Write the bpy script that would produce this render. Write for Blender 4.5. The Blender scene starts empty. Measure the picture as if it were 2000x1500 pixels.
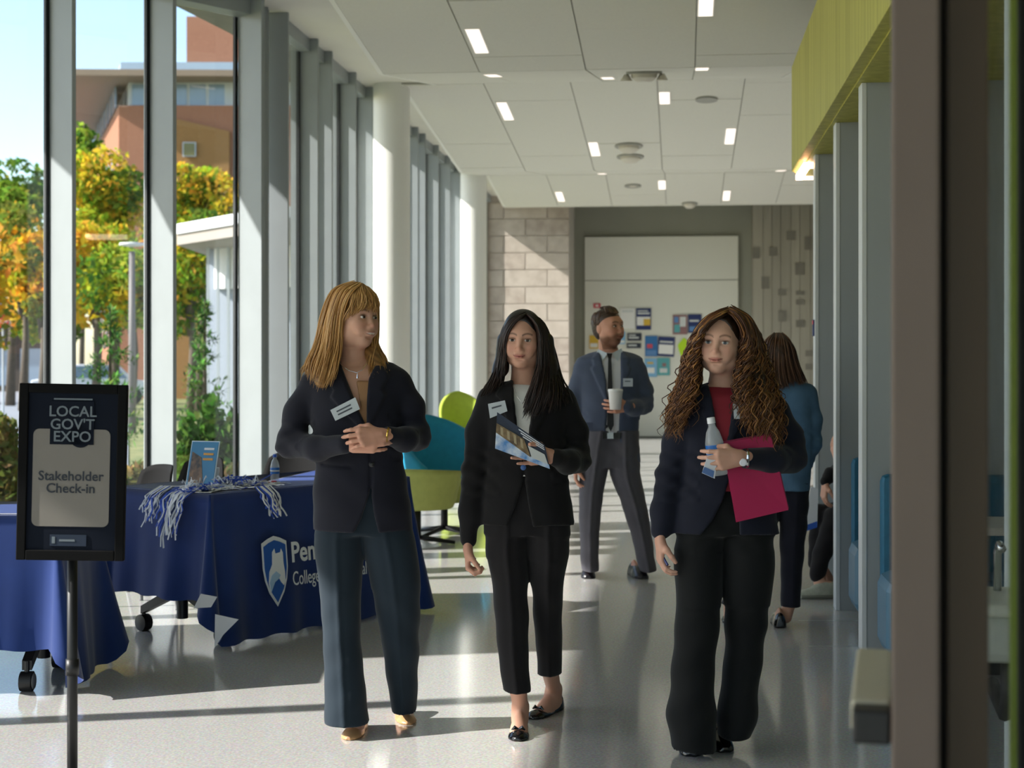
import bpy, math, random
import numpy as np
from mathutils import Vector, Matrix
random.seed(7); rng = np.random.default_rng(7)
SC = bpy.context.scene
COL = SC.collection
# ------------------------------------------------------------------ camera
F = 3000.0; CH = 1.47; HY = 702.0; TH = math.atan(330 / F)
ct, st = math.cos(TH), math.sin(TH)
cd = bpy.data.cameras.new('camera'); cam = bpy.data.objects.new('camera', cd); COL.objects.link(cam)
cam.location = (0, 0, CH); cam.rotation_euler = (math.pi / 2, 0, TH)
cd.sensor_width = 36; cd.lens = 36 * F / 2000; cd.shift_y = -(750 - HY) / 2000
cd.clip_start = .05; cd.clip_end = 500
cd.dof.use_dof = True; cd.dof.focus_distance = 6.1; FS = 4.2; cd.dof.aperture_fstop = FS
SC.camera = cam
# ------------------------------------------------------------------ world and sun
SUN_DIR = Vector((1, .32, -.72)).normalized()      # the way the light travels
wd = bpy.data.worlds.new('world'); SC.world = wd; wd.use_nodes = True
nt = wd.node_tree; nt.nodes.clear()
sky = nt.nodes.new('ShaderNodeTexSky'); sky.sky_type = 'NISHITA'; sky.sun_disc = False
sky.sun_elevation = math.asin(-SUN_DIR.z); sky.sun_rotation = math.atan2(-SUN_DIR.x, -SUN_DIR.y)
sky.air_density = 1.0; sky.dust_density = .7; sky.ozone_density = 1.2
bg = nt.nodes.new('ShaderNodeBackground'); bg.inputs[1].default_value = .46
wo = nt.nodes.new('ShaderNodeOutputWorld')
nt.links.new(sky.outputs[0], bg.inputs[0]); nt.links.new(bg.outputs[0], wo.inputs[0])
sd = bpy.data.lights.new('sun', 'SUN'); sd.energy = 13.5; sd.angle = math.radians(.6); sd.color = (1, .955, .9)
sun = bpy.data.objects.new('sun', sd); COL.objects.link(sun)
sun.rotation_euler = SUN_DIR.to_track_quat('-Z', 'Y').to_euler(); sun.location = (-20, -5, 20)
vs = SC.view_settings; vs.view_transform = 'Standard'; vs.look = 'None'; vs.gamma = 1; vs.use_curve_mapping = False
vs.exposure = -.28

# ------------------------------------------------------------------ pixel helpers
def W(px, py, z):
    """world point on the ray of photo pixel (px, py) at camera depth z"""
    xc = (px - 1000) / F * z
    return Vector((ct * xc - st * z, st * xc + ct * z, CH + (HY - py) / F * z))
def G(px, py, h=0.0):
    """world point where the pixel ray meets the level h"""
    return W(px, py, F * (CH - h) / (py - HY))
def atY(px, py, Y):
    t = (px - 1000) / F
    return W(px, py, Y / (st * t + ct))
def onX(px, X):
    """Y at which the vertical plane of pixel column px meets the wall X"""
    t = (px - 1000) / F
    return X * (ct + t * st) / (t * ct - st)

# ------------------------------------------------------------------ materials
def lin(c):
    if isinstance(c, str):
        c = [int(c[i:i + 2], 16) / 255 for i in (0, 2, 4)]
    return tuple(x / 12.92 if x <= .04045 else ((x + .055) / 1.055) ** 2.4 for x in c)
MATS = {}
def mat(name, c, rough=.6, metal=0., spec=.5, var=0., scale=8., bump=0., bscale=60., emit=0., c2=None, sheen=0., stretch=None, coat=0.):
    if name in MATS: return MATS[name]
    m = bpy.data.materials.new(name); m.use_nodes = True; n = m.node_tree; b = n.nodes['Principled BSDF']
    rgb = lin(c) + (1,)
    b.inputs['Base Color'].default_value = rgb; b.inputs['Roughness'].default_value = rough
    b.inputs['Metallic'].default_value = metal; b.inputs['Specular IOR Level'].default_value = spec
    if sheen: b.inputs['Sheen Weight'].default_value = sheen
    if coat: b.inputs['Coat Weight'].default_value = coat
    if emit:
        b.inputs['Emission Color'].default_value = rgb; b.inputs['Emission Strength'].default_value = emit
    tc = None
    def coord():
        nonlocal tc
        if tc is None:
            tc = n.nodes.new('ShaderNodeTexCoord')
            if stretch:
                mp = n.nodes.new('ShaderNodeMapping'); mp.inputs['Scale'].default_value = stretch
                n.links.new(tc.outputs['Object'], mp.inputs[0]); tc = mp; return mp.outputs[0]
            return tc.outputs['Object']
        return tc.outputs[0] if stretch else tc.outputs['Object']
    if var or c2:
        t = n.nodes.new('ShaderNodeTexNoise'); t.inputs['Scale'].default_value = scale; t.inputs['Detail'].default_value = 4
        n.links.new(coord(), t.inputs['Vector'])
        mx = n.nodes.new('ShaderNodeMix'); mx.data_type = 'RGBA'
        o2 = lin(c2) if c2 else tuple(max(0, x * (1 - var)) for x in rgb[:3])
        o1 = rgb[:3] if c2 else tuple(min(1, x * (1 + var)) for x in rgb[:3])
        mx.inputs[6].default_value = o1 + (1,); mx.inputs[7].default_value = o2 + (1,)
        mr = n.nodes.new('ShaderNodeMapRange'); mr.inputs[1].default_value = .35; mr.inputs[2].default_value = .65
        n.links.new(t.outputs[0], mr.inputs[0]); n.links.new(mr.outputs[0], mx.inputs[0]); n.links.new(mx.outputs[2], b.inputs['Base Color'])
    if bump:
        t = n.nodes.new('ShaderNodeTexNoise'); t.inputs['Scale'].default_value = bscale; t.inputs['Detail'].default_value = 3
        n.links.new(coord(), t.inputs['Vector'])
        bp = n.nodes.new('ShaderNodeBump'); bp.inputs['Strength'].default_value = bump; bp.inputs['Distance'].default_value = .01
        n.links.new(t.outputs[0], bp.inputs['Height']); n.links.new(bp.outputs[0], b.inputs['Normal'])
    MATS[name] = m; return m
def vmat(name, rough=.6, spec=.4, bump=0., bscale=200., sss=0., sheen=0., aniso=0.):
    """colour from the mesh's own colour attribute"""
    m = bpy.data.materials.new(name); m.use_nodes = True; n = m.node_tree; b = n.nodes['Principled BSDF']
    a = n.nodes.new('ShaderNodeVertexColor'); a.layer_name = 'Col'
    n.links.new(a.outputs[0], b.inputs['Base Color']); b.inputs['Roughness'].default_value = rough
    b.inputs['Specular IOR Level'].default_value = spec
    if sss:
        b.inputs['Subsurface Weight'].default_value = sss; b.inputs['Subsurface Radius'].default_value = (.012, .005, .003); b.inputs['Subsurface Scale'].default_value = .6
    if sheen: b.inputs['Sheen Weight'].default_value = sheen
    if bump:
        tc = n.nodes.new('ShaderNodeTexCoord')
        t = n.nodes.new('ShaderNodeTexNoise'); t.inputs['Scale'].default_value = bscale
        n.links.new(tc.outputs['Object'], t.inputs['Vector'])
        bp = n.nodes.new('ShaderNodeBump'); bp.inputs['Strength'].default_value = bump; bp.inputs['Distance'].default_value = .004
        n.links.new(t.outputs[0], bp.inputs['Height']); n.links.new(bp.outputs[0], b.inputs['Normal'])
    MATS[name] = m; return m
def leafmat(name):
    m = bpy.data.materials.new(name); m.use_nodes = True; n = m.node_tree; n.nodes.remove(n.nodes['Principled BSDF'])
    a = n.nodes.new('ShaderNodeVertexColor'); a.layer_name = 'Col'
    d = n.nodes.new('ShaderNodeBsdfDiffuse'); t = n.nodes.new('ShaderNodeBsdfTranslucent'); mx = n.nodes.new('ShaderNodeMixShader'); mx.inputs[0].default_value = .45
    for k in (d, t): n.links.new(a.outputs[0], k.inputs[0])
    n.links.new(d.outputs[0], mx.inputs[1]); n.links.new(t.outputs[0], mx.inputs[2]); n.links.new(mx.outputs[0], n.nodes['Material Output'].inputs[0]); MATS[name] = m; return m
def glassmat(name, tint, refl=1.0, rough=0.02, haze=0.):
    m = bpy.data.materials.new(name); m.use_nodes = True; n = m.node_tree; n.nodes.remove(n.nodes['Principled BSDF'])
    out = n.nodes['Material Output']
    t = n.nodes.new('ShaderNodeBsdfTransparent'); t.inputs[0].default_value = tint + (1,)
    g = n.nodes.new('ShaderNodeBsdfGlossy'); g.inputs['Roughness'].default_value = rough; g.inputs[0].default_value = (refl, refl, refl, 1)
    lw = n.nodes.new('ShaderNodeLayerWeight'); lw.inputs[0].default_value = .5
    pw = n.nodes.new('ShaderNodeMath'); pw.operation = 'POWER'; pw.inputs[1].default_value = 5
    ma = n.nodes.new('ShaderNodeMath'); ma.operation = 'MULTIPLY_ADD'; ma.inputs[1].default_value = .9; ma.inputs[2].default_value = .035
    mx = n.nodes.new('ShaderNodeMixShader')
    n.links.new(lw.outputs['Facing'], pw.inputs[0]); n.links.new(pw.outputs[0], ma.inputs[0])
    n.links.new(ma.outputs[0], mx.inputs[0]); n.links.new(t.outputs[0], mx.inputs[1]); n.links.new(g.outputs[0], mx.inputs[2])
    if haze:
        df = n.nodes.new('ShaderNodeBsdfDiffuse'); df.inputs[0].default_value = (.85, .88, .9, 1); m2 = n.nodes.new('ShaderNodeMixShader'); m2.inputs[0].default_value = haze
        n.links.new(mx.outputs[0], m2.inputs[1]); n.links.new(df.outputs[0], m2.inputs[2]); mx = m2
    n.links.new(mx.outputs[0], out.inputs[0]); MATS[name] = m; return m

# ------------------------------------------------------------------ mesh builder
class MB:
    def __init__(s): s.v = []; s.f = []; s.c = []; s.col = None
    def color(s, c): s.col = lin(c); return s
    def _f(s, f):
        s.f.append(f); s.c.append(s.col)
    def hexa(s, p):
        n = len(s.v); s.v += [tuple(q) for q in p]
        for f in ((0, 3, 2, 1), (4, 5, 6, 7), (0, 1, 5, 4), (1, 2, 6, 5), (2, 3, 7, 6), (3, 0, 4, 7)): s._f(tuple(n + i for i in f))
        return s
    def box(s, x0, x1, y0, y1, z0, z1, M=None):
        p = [(x0, y0, z0), (x1, y0, z0), (x1, y1, z0), (x0, y1, z0), (x0, y0, z1), (x1, y0, z1), (x1, y1, z1), (x0, y1, z1)]
        if M is not None: p = [M @ Vector(q) for q in p]
        return s.hexa(p)
    def slab(s, a, b, side, t, z0, z1):
        """upright box from ground point a to b, thickness t to the side vector"""
        a = Vector((a[0], a[1], 0)); b = Vector((b[0], b[1], 0)); o = Vector((side[0], side[1], 0)) * t
        q = [a, b, b + o, a + o]
        if (b - a).cross(o).z < 0: q = [b, a, a + o, b + o]
        return s.hexa([p + Vector((0, 0, z0)) for p in q] + [p + Vector((0, 0, z1)) for p in q])
    def quad(s, *p):
        n = len(s.v); s.v += [tuple(q) for q in p]; s._f(tuple(range(n, n + len(p)))); return s
    def tube(s, pts, r, n=8, cap=True, flat=None):
        pts = [Vector(p) for p in pts]; k = len(pts); R = r if hasattr(r, '__len__') else [r] * k
        base = len(s.v); up = None
        for i, p in enumerate(pts):
            d = (pts[min(i + 1, k - 1)] - pts[max(i - 1, 0)])
            d = d.normalized() if d.length > 1e-9 else Vector((0, 0, 1))
            if up is None:
                up = Vector((0, 0, 1)) if abs(d.z) < .9 else Vector((1, 0, 0))
            a = d.cross(up)
            if a.length < 1e-6: a = d.cross(Vector((0, 1, 0)))
            a.normalize(); b = a.cross(d); up = b
            for j in range(n):
                t = 2 * math.pi * j / n
                s.v.append(tuple(p + (a * math.cos(t) + b * math.sin(t) * (flat or 1)) * R[i]))
        for i in range(k - 1):
            for j in range(n):
                q = base + i * n
                s._f((q + j, q + (j + 1) % n, q + n + (j + 1) % n, q + n + j))
        if cap:
            s._f(tuple(base + j for j in range(n))[::-1]); s._f(tuple(base + (k - 1) * n + j for j in range(n)))
        return s
    def lathe(s, prof, c=(0, 0, 0), n=20, M=None):
        base = len(s.v); k = len(prof); c = Vector(c)
        for r, z in prof:
            for j in range(n):
                t = 2 * math.pi * j / n; p = Vector((r * math.cos(t), r * math.sin(t), z))
                s.v.append(tuple((M @ p if M is not None else p) + c))
        for i in range(k - 1):
            for j in range(n):
                q = base + i * n; s._f((q + j, q + (j + 1) % n, q + n + (j + 1) % n, q + n + j))
        s._f(tuple(base + j for j in range(n))[::-1]); s._f(tuple(base + (k - 1) * n + j for j in range(n)))
        return s
    def prism(s, poly, t, M):
        """2D polygon (counter-clockwise) extruded by t along local -y, local x/z plane"""
        n = len(s.v); k = len(poly)
        for y in (0, -t):
            s.v += [tuple(M @ Vector((p[0], y, p[1]))) for p in poly]
        s._f(tuple(n + k + i for i in range(k))); s._f(tuple(n + k - 1 - i for i in range(k)))
        for i in range(k):
            j = (i + 1) % k; s._f((n + i, n + j, n + k + j, n + k + i))
        return s
    def grid(s, P, closed=False):
        P = [[tuple(q) for q in r] for r in P]; n = len(s.v); a, b = len(P), len(P[0])
        for r in P: s.v += r
        for i in range(a - 1):
            for j in range(b - 1 + closed):
                s._f((n + i * b + j, n + i * b + (j + 1) % b, n + (i + 1) * b + (j + 1) % b, n + (i + 1) * b + j))
        return s
    def mesh(s, name, m, smooth=False, off=(0, 0, 0)):
        me = bpy.data.meshes.new(name); off = Vector(off)
        me.from_pydata([tuple(Vector(p) - off) for p in s.v], [], s.f)
        if any(c is not None for c in s.c):
            at = me.color_attributes.new('Col', 'FLOAT_COLOR', 'CORNER')
            buf = np.ones((len(me.loops), 4), np.float32); k = 0
            for f, c in zip(s.f, s.c):
                buf[k:k + len(f), :3] = c if c is not None else (1, 1, 1); k += len(f)
            at.data.foreach_set('color', buf.ravel())
        if smooth: me.polygons.foreach_set('use_smooth', [True] * len(me.polygons))
        me.materials.append(m); me.update(); return me
    def build(s, name, m, parent=None, smooth=False, bevel=0., world=True, loc=None, fix=False):
        off = (0, 0, 0)
        if parent is not None and world: off = rootloc(parent)
        if loc is not None: off = loc
        me = s.mesh(name, m, smooth, off); o = bpy.data.objects.new(name, me); COL.objects.link(o)
        if parent is not None: o.parent = parent
        elif loc is not None: o.location = loc
        if bevel:
            md = o.modifiers.new('bevel', 'BEVEL'); md.width = bevel; md.segments = 2; md.limit_method = 'ANGLE'
        if smooth and bevel == 0 and fix:
            md = o.modifiers.new('split', 'EDGE_SPLIT'); md.split_angle = math.radians(40)
        return o
def rootloc(o):
    v = Vector((0, 0, 0))
    while o is not None: v = v + o.location; o = o.parent
    return v
def empty(name, loc, rz=0.):
    o = bpy.data.objects.new(name, None); COL.objects.link(o); o.location = loc; o.rotation_euler = (0, 0, rz); o.empty_display_size = .1; return o
def tag(o, label, cat, group=None):
    o['label'] = label; o['category'] = cat
    if group: o['group'] = group
    return o
def struct(o): o['kind'] = 'structure'; return o
def child(name, me, parent, loc=(0, 0, 0)):
    o = bpy.data.objects.new(name, me); COL.objects.link(o); o.parent = parent; o.location = loc; return o
def copy_tree(o, parent=None):
    c = o.copy(); COL.objects.link(c); c.parent = parent
    for ch in list(o.children): copy_tree(ch, c)
    return c
def text_mesh(txt, size, m, M, parent, name='lettering', align='CENTER', extrude=.0006, space=1., bold=0.):
    cu = bpy.data.curves.new('t', 'FONT'); cu.body = txt; cu.size = size; cu.align_x = align; cu.extrude = extrude; cu.space_line = space; cu.offset = bold
    cu.resolution_u = 3
    o = bpy.data.objects.new('t', cu); COL.objects.link(o)
    dg = bpy.context.evaluated_depsgraph_get(); me = bpy.data.meshes.new_from_object(o.evaluated_get(dg)); bpy.data.objects.remove(o)
    me.name = name; off = rootloc(parent)
    T = Matrix.Translation(-off) @ M @ Matrix.Rotation(math.pi / 2, 4, 'X')
    me.transform(T); me.materials.clear(); me.materials.append(m)
    c = bpy.data.objects.new(name, me); COL.objects.link(c); c.parent = parent; return c
# ================================================================== THE SETTING
def floor_mat():
    m = bpy.data.materials.new('polished_terrazzo'); m.use_nodes = True; n = m.node_tree; b = n.nodes['Principled BSDF']
    tc = n.nodes.new('ShaderNodeTexCoord')
    t = n.nodes.new('ShaderNodeTexNoise'); t.inputs['Scale'].default_value = 90; t.inputs['Detail'].default_value = 4
    v = n.nodes.new('ShaderNodeTexVoronoi'); v.inputs['Scale'].default_value = 140
    t2 = n.nodes.new('ShaderNodeTexNoise'); t2.inputs['Scale'].default_value = .8
    for k in (t, v, t2): n.links.new(tc.outputs['Object'], k.inputs['Vector'])
    r = n.nodes.new('ShaderNodeValToRGB'); r.color_ramp.elements[0].position = .3; r.color_ramp.elements[1].position = .7
    r.color_ramp.elements[0].color = lin('b7b6b4') + (1,); r.color_ramp.elements[1].color = lin('cfcecb') + (1,)
    n.links.new(t.outputs[0], r.inputs[0])
    mx = n.nodes.new('ShaderNodeMix'); mx.data_type = 'RGBA'; mx.blend_type = 'MULTIPLY'; mx.inputs[0].default_value = .22
    n.links.new(r.outputs[0], mx.inputs[6]); n.links.new(v.outputs['Color'], mx.inputs[7])
    n.links.new(mx.outputs[2], b.inputs['Base Color'])
    mr = n.nodes.new('ShaderNodeMapRange'); mr.inputs[3].default_value = .07; mr.inputs[4].default_value = .16
    n.links.new(t2.outputs[0], mr.inputs[0]); n.links.new(mr.outputs[0], b.inputs['Roughness'])
    b.inputs['Specular IOR Level'].default_value = .55; b.inputs['Coat Weight'].default_value = .12; b.inputs['Coat Roughness'].default_value = .08
    return m
XB = -3.52
YC = onX(515, XB)                                   # the corner where the glass wall turns
AD = Vector((-math.sin(math.radians(36)), -math.cos(math.radians(36)), 0)); AN = Vector((math.cos(math.radians(36)), -math.sin(math.radians(36)), 0))
PC = Vector((XB, YC, 0)); BAY = .85
TA = [.27, 1.14, 2.03, 2.92]; PA = PC + AD * TA[-1]                              # where it turns again, outside the picture
XC = PA.x; ZS = 4.45                                # soffit height
YE = 27.72                                           # end of the corridor glass
M_alu = mat('window_aluminium', '989fa2', .42, .0, .5, var=.03, scale=3)
M_gask = mat('rubber_gasket', '15181c', .6)
M_white = mat('white_plaster', 'e2e0d6', .85, spec=.2, var=.02, scale=2)
M_tile = mat('ceiling_tile', 'dcdbd2', .9, spec=.15, var=.015, scale=40, bump=.08, bscale=400)
M_edge = mat('tile_edge_trim', 'eeeee6', .5)
M_grey = mat('grey_wall_paint', '96978a', .8, spec=.3, var=.03, scale=1.5)
M_dark = mat('dark_void', '1a1b16', .9)
M_slab = mat('concrete_slab', '7d7c76', .9, var=.08, scale=2)
M_glass = glassmat('window_glass', (.92, .925, .92))
M_lime = mat('lime_wall_panel', 'bdb958', .5, spec=.3, c2='a8a446', scale=3, stretch=(6, 6, .25))
M_grass = mat('lawn', '65713f', .95, c2='8c8a58', scale=3, bump=.5, bscale=30)
M_asph = mat('asphalt', '8f959c', .9, var=.08, scale=2)
M_conc = mat('pavement_concrete', 'c4bdae', .9, var=.06, scale=2)

fl = MB().quad((XC - .1, -3, 0), (4, -3, 0), (4, 30, 0), (XB - .1, 30, 0), (XB - .1, YC, 0), (XC - .1, PA.y, 0)).build('floor', floor_mat()); struct(fl)
# thin slab lines in the polished floor
jm = MB()
for (a, b) in ((G(1560, 1212), G(1690, 1212)), (G(1580, 1262), G(1700, 1262))):
    a.z = b.z = .0004; d = Vector((0, .004, 0)); jm.quad(a - d, b - d, b + d, a + d)
jm.build('floor_joint', mat('floor_joint_strip', 'c9ccd0', .3, .6), fl)

# --- roof slab above everything, plus an unseen outside overhang shaped to shade the upper panes
rp = [(-7.5, -4), (-7.5, 10.5), (-5.6, 12.9), (-5.1, 14.2), (-4.85, 16.2), (-4.85, 27), (-4.85, 31), (4.2, 31), (4.2, -4)]
o = MB().prism([(x, y) for x, y in rp], .35, Matrix(((1, 0, 0, 0), (0, 0, 1, 0), (0, -1, 0, 5.0), (0, 0, 0, 1)))).build('ceiling_slab', M_slab); struct(o)
# --- plaster soffit along the glass
sf = [(XC - .1, -3), (-2.2, -3), (-2.2, 15), (-2.75, 15), (-2.75, 30), (XB - .1, 30), (XB - .1, YC), (XC - .1, PA.y)]
o = MB().prism(sf, .5, Matrix(((1, 0, 0, 0), (0, 0, 1, 0), (0, -1, 0, ZS), (0, 0, 0, 1)))).build('ceiling_soffit', M_white); struct(o)

# --- folded ceiling of lay-in panels
ceil = empty('ceiling', (0, 13, 4.2)); struct(ceil)
def ceil_run(prof, xl, xr, lines, rows):
    """prof: (Y, Z) of the run's two ends"""
    (y0, z0), (y1, z1) = prof; L = math.hypot(y1 - y0, z1 - z0); ux = Vector((0, (y1 - y0) / L, (z1 - z0) / L)); nn = Vector((0, -ux.z, ux.y))
    xs = [xl] + [x for x in lines if xl + .1 < x < xr - .1] + [xr]
    P0 = Vector((0, y0, z0)); g = .006
    bk = MB().hexa([P0 + Vector((xl, 0, 0)) + nn * .012, P0 + Vector((xr, 0, 0)) + nn * .012, P0 + ux * L + Vector((xr, 0, 0)) + nn * .012, P0 + ux * L + Vector((xl, 0, 0)) + nn * .012,
                    P0 + Vector((xl, 0, 0)) + nn * .1, P0 + Vector((xr, 0, 0)) + nn * .1, P0 + ux * L + Vector((xr, 0, 0)) + nn * .1, P0 + ux * L + Vector((xl, 0, 0)) + nn * .1])
    bk.build('ceiling_grid', mat('ceiling_grid_grey', 'a9a89f', .8), ceil)
    for i in range(len(xs) - 1):
        off = (i * .53) % 1 * rows
        ys = [0.] + [q for q in np.arange(off, L, rows) if .15 < q < L - .15] + [L]
        for j in range(len(ys) - 1):
            a, b, c, d = xs[i] + g, xs[i + 1] - g, ys[j] + g * .7, ys[j + 1] - g * .7
            dz = nn * random.uniform(-.002, .002)
            q = [P0 + Vector((x, 0, 0)) + ux * y + dz for x, y in ((a, c), (b, c), (b, d), (a, d))]
            MB().hexa(q + [p + nn * .02 for p in q]).build('ceiling_panel', M_tile, ceil)
    for x in (xl, xr):                                 # bright metal edge of the cloud
        e = [P0 + Vector((x + s, 0, 0)) + ux * t for s, t in ((-.02, 0), (.02, 0), (.02, L), (-.02, L))]
        MB().hexa([p - nn * .004 for p in e] + [p + nn * .14 for p in e]).build('edge_trim', M_edge, ceil)
L1 = [-1.75, -.82, .12, 1.04]; L2 = [-2.1, -1.17, -.25, .67, 1.59]
ceil_run(((4.0, 4.52), (9.3, 4.40)), -2.62, 1.04, L1, 1.42)
ceil_run(((9.3, 4.40), (13.3, 3.98)), -2.62, 1.04, L1, 1.42)
ceil_run(((13.3, 3.98), (16.3, 4.42)), -2.62, 1.30, [-1.75, -.82, .12, 1.04], 3.3)
ceil_run(((16.3, 4.42), (20.8, 4.03)), -2.99, 2.4, L2, 1.42)
ceil_run(((20.8, 4.03), (24.0, 4.36)), -2.99, 2.4, L2, 3.6)
ceil_run(((24.0, 4.36), (26.3, 4.10)), -3.03, 2.4, L2, 1.42)
MB().box(-3.03, 2.4, 26.3, 26.34, 4.09, 5.0).build('edge_fascia', M_edge, ceil)

# --- back of the hall
bw = MB().box(-2.6, 4, 29.2, 29.4, 0, 5).build('wall_back', M_grey); struct(bw)
pl, prr = atY(1142, 463, 29.1), atY(1442, 463, 29.1); zj = atY(1142, 548, 29.1).z
M_board = mat('glossy_white_board', 'dcdcd0', .22, spec=.5)
for z0, z1 in ((.02, zj - .006), (zj + .006, pl.z)):
    MB().box(pl.x, prr.x, 29.12, 29.2, z0, z1).build('white_board_panel', M_board, bw, bevel=.004)
# stone wall of coursed blocks, each block its own piece
ys = 27.8; xr = atY(1112, 600, ys).x
sw = MB().box(-4.2, xr - .004, ys + .03, ys + 1.4, 0, 5).build('wall_stone', mat('stone_mortar', 'cfc9c0', .9)); struct(sw)
ST = [mat('stone_block_%d' % i, c, .85, spec=.25, c2=c2, scale=6, bump=.25, bscale=90) for i, (c, c2) in enumerate((('bbb0a5', 'a79b90'), ('bfb5aa', 'aea398'), ('b3a89d', 'beb4a9'), ('b8ada3', 'a2968b')))]
z = 0.; k = 0
while z < 4.9:
    x = xr; first = True
    while x > -4.1:
        w = .80 if not (first and k % 2) else .40
        first = False
        x0 = max(x - w, -4.15)
        MB().box(x0 + .005, x - .005, ys - random.uniform(0, .006), ys + .035, z + .005, z + .305).build('stone_block', random.choice(ST), sw, bevel=.006)
        x = x0
    z += .31; k += 1
# wall with upright grey boards and little square tiles, right of the white board
tw = MB().box(atY(1470, 600, 28.7).x, 4, 28.74, 29.2, 0, 5).build('wall_tiled', mat('board_backing', '8b877a', .8)); struct(tw)
x = atY(1470, 600, 28.7).x; BD = [mat('grey_board_%d' % i, c, .75, var=.05, scale=2, stretch=(8, 1, .4)) for i, c in enumerate(('a09c8e', '9b9789', 'a7a395', '969285'))]
while x < 2.75:
    w = random.choice((.13, .16, .19)); MB().box(x + .004, x + w - .004, 28.70 - random.uniform(0, .006), 28.745, 0, 5).build('wall_board', random.choice(BD), tw); x += w
SQ = mat('dark_square_tile', '77746a', .7, var=.05)
for px, py, w, h in ((1477, 494, 14, 22), (1510, 491, 16, 18), (1545, 460, 18, 18), (1578, 475, 14, 26), (1562, 525, 18, 24), (1495, 552, 15, 24), (1528, 571, 16, 12), (1563, 572, 17, 8), (1563, 590, 17, 10), (1528, 617, 16, 22), (1563, 632, 17, 14), (1580, 690, 14, 12), (1580, 716, 14, 12)):
    a = atY(px - w / 2, py + h / 2, 28.69); b = atY(px + w / 2, py - h / 2, 28.69)
    MB().box(a.x, b.x, 28.685, 28.72, a.z, b.z).build('square_tile', SQ, tw)
# --- columns
for i, (px, Y) in enumerate(((765, 16.45), (925, 23.1))):
    p = atY(px, 600, Y)
    o = MB().lathe([(.2, 0), (.2, 4.47)], (p.x, p.y, 0), 40).build('column', mat('column_paint', 'e4e4de', .5, spec=.4), smooth=True, fix=True, loc=(p.x, p.y, 0))
    tag(o, ('tall round white column nearer the walkers, between the windows' if i == 0 else 'round white column farther down, beside the stone wall'), 'column', 'round white columns by the glass')

# --- glass walls: each bay a window with its own mullion, pane and rails
WN = [0]
def window(a, b, inward, fin=.035, depth=.2, z1=ZS, zh=.12, near_first=True):
    """one bay from ground point a (its far end) to b (its near end); the mullion stands at the near end b"""
    WN[0] += 1; a = Vector(a); b = Vector(b); d = (b - a).normalized(); n = Vector(inward)
    r = empty('window_%d' % WN[0], ((a + b) / 2)); struct(r)
    MB().slab(b, b - d * fin, n, depth, 0, z1).build('mullion', M_alu, r, bevel=.004)
    MB().slab(b - d * .004, b - d * (fin - .004), -n, .09, 0, z1).build('outer_cap', M_alu, r)
    g = MB(); g.slab(b - d * (fin), b - d * (fin + .03), -n, .03, .05, z1 - zh); g.slab(a, a + d * .03, -n, .03, .05, z1 - zh); g.build('gasket', M_gask, r)
    MB().slab(b - d * fin, a, n, depth * .55, z1 - zh, z1).build('head_rail', M_alu, r, bevel=.003)
    MB().slab(b - d * fin, a, n, depth * .6, 0, .09).build('sill_rail', M_alu, r, bevel=.003)
    MB().slab(b - d * fin, a, -n, .008, .09, z1 - zh).build('pane', M_glass, r)
# --- right side wall behind the booths, wall behind the camera
struct(MB().box(3.2, 3.4, -3, 29.2, 0, 5).build('wall_right', mat('right_wall_paint', 'a9a9a2', .8)))
struct(MB().box(XC - .1, 3.4, -3.2, -3, 3.4, 5).build('wall_front', mat('front_wall_paint', 'b5b2aa', .8)))
struct(MB().box(XC - .1, -4.8, -3.2, -3, 0, 3.4).build('wall_front_side', MATS['front_wall_paint']))
x = -4.8
while x < 3.3:
    window((x + 1.4, -3.05, 0), (x, -3.05, 0), (0, 1, 0), z1=3.4); x += 1.4  # unseen glazing behind the camera, added to brighten the near side
# corridor glass: mullion edges read off the photograph
pts = [onX(x, XB) for x in (525, 586, 615, 664, 698, 735, 765, 791, 806, 833, 857, 877)] + [YE]
for i in range(len(pts) - 1):
    window((XB, pts[i + 1], 0), (XB, pts[i], 0), (1, 0, 0), depth=.17)
for i in range(3):
    window(PC + AD * TA[i], PC + AD * TA[i + 1], AN, depth=.31)
MB().slab(PC + AD * .235, PC + AD * .27, AN, .31, 0, ZS).build('trim_1', M_alu, bevel=.004)['kind'] = 'structure'
o = MB().box(XB - .1, XB + .03, YC - .04, YC + .07, 0, ZS).build('trim_4', M_alu, bevel=.005); struct(o)
struct(MB().slab(PC, PC + AD * .24, AN, .06, 0, ZS).build('trim_5', M_alu))
struct(MB().box(XC - .2, XC + .15, 6.3, 7.4, 0, ZS).build('wall_shade_pier', M_grey))  # unseen pier added to cast the dark band across the floor
y = PA.y
while y > -2.5:
    window((XC, y, 0), (XC, y - 1.3, 0), (1, 0, 0)); y -= 1.3
struct(MB().box(-4.3, XB + .02, YE, 27.9, 0, 5).build('wall_pier', M_grey))

# --- lime bulkhead over the booths, hung below the slab
zb = 2.87
bh = [(.82, 4.9), (3.2, 4.9), (3.2, 12.3), (1.06, 12.3), (.82, 11.6)]
o = MB().prism(bh, .78, Matrix(((1, 0, 0, 0), (0, 0, 1, 0), (0, -1, 0, zb), (0, 0, 0, 1)))).build('trim_2', M_lime, bevel=.004); struct(o)
MB().box(.88, 3.2, 4.9, 11.4, zb - .012, zb).build('underside_strip', M_lime, o)
struct(MB().box(1.22, 3.2, 4.9, 12.2, zb + .78, 5.0).build('trim_3', mat('painted_dark_gap', '55541d', .7)))  # dark colour stands in for the shaded gap above the bulkhead
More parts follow.
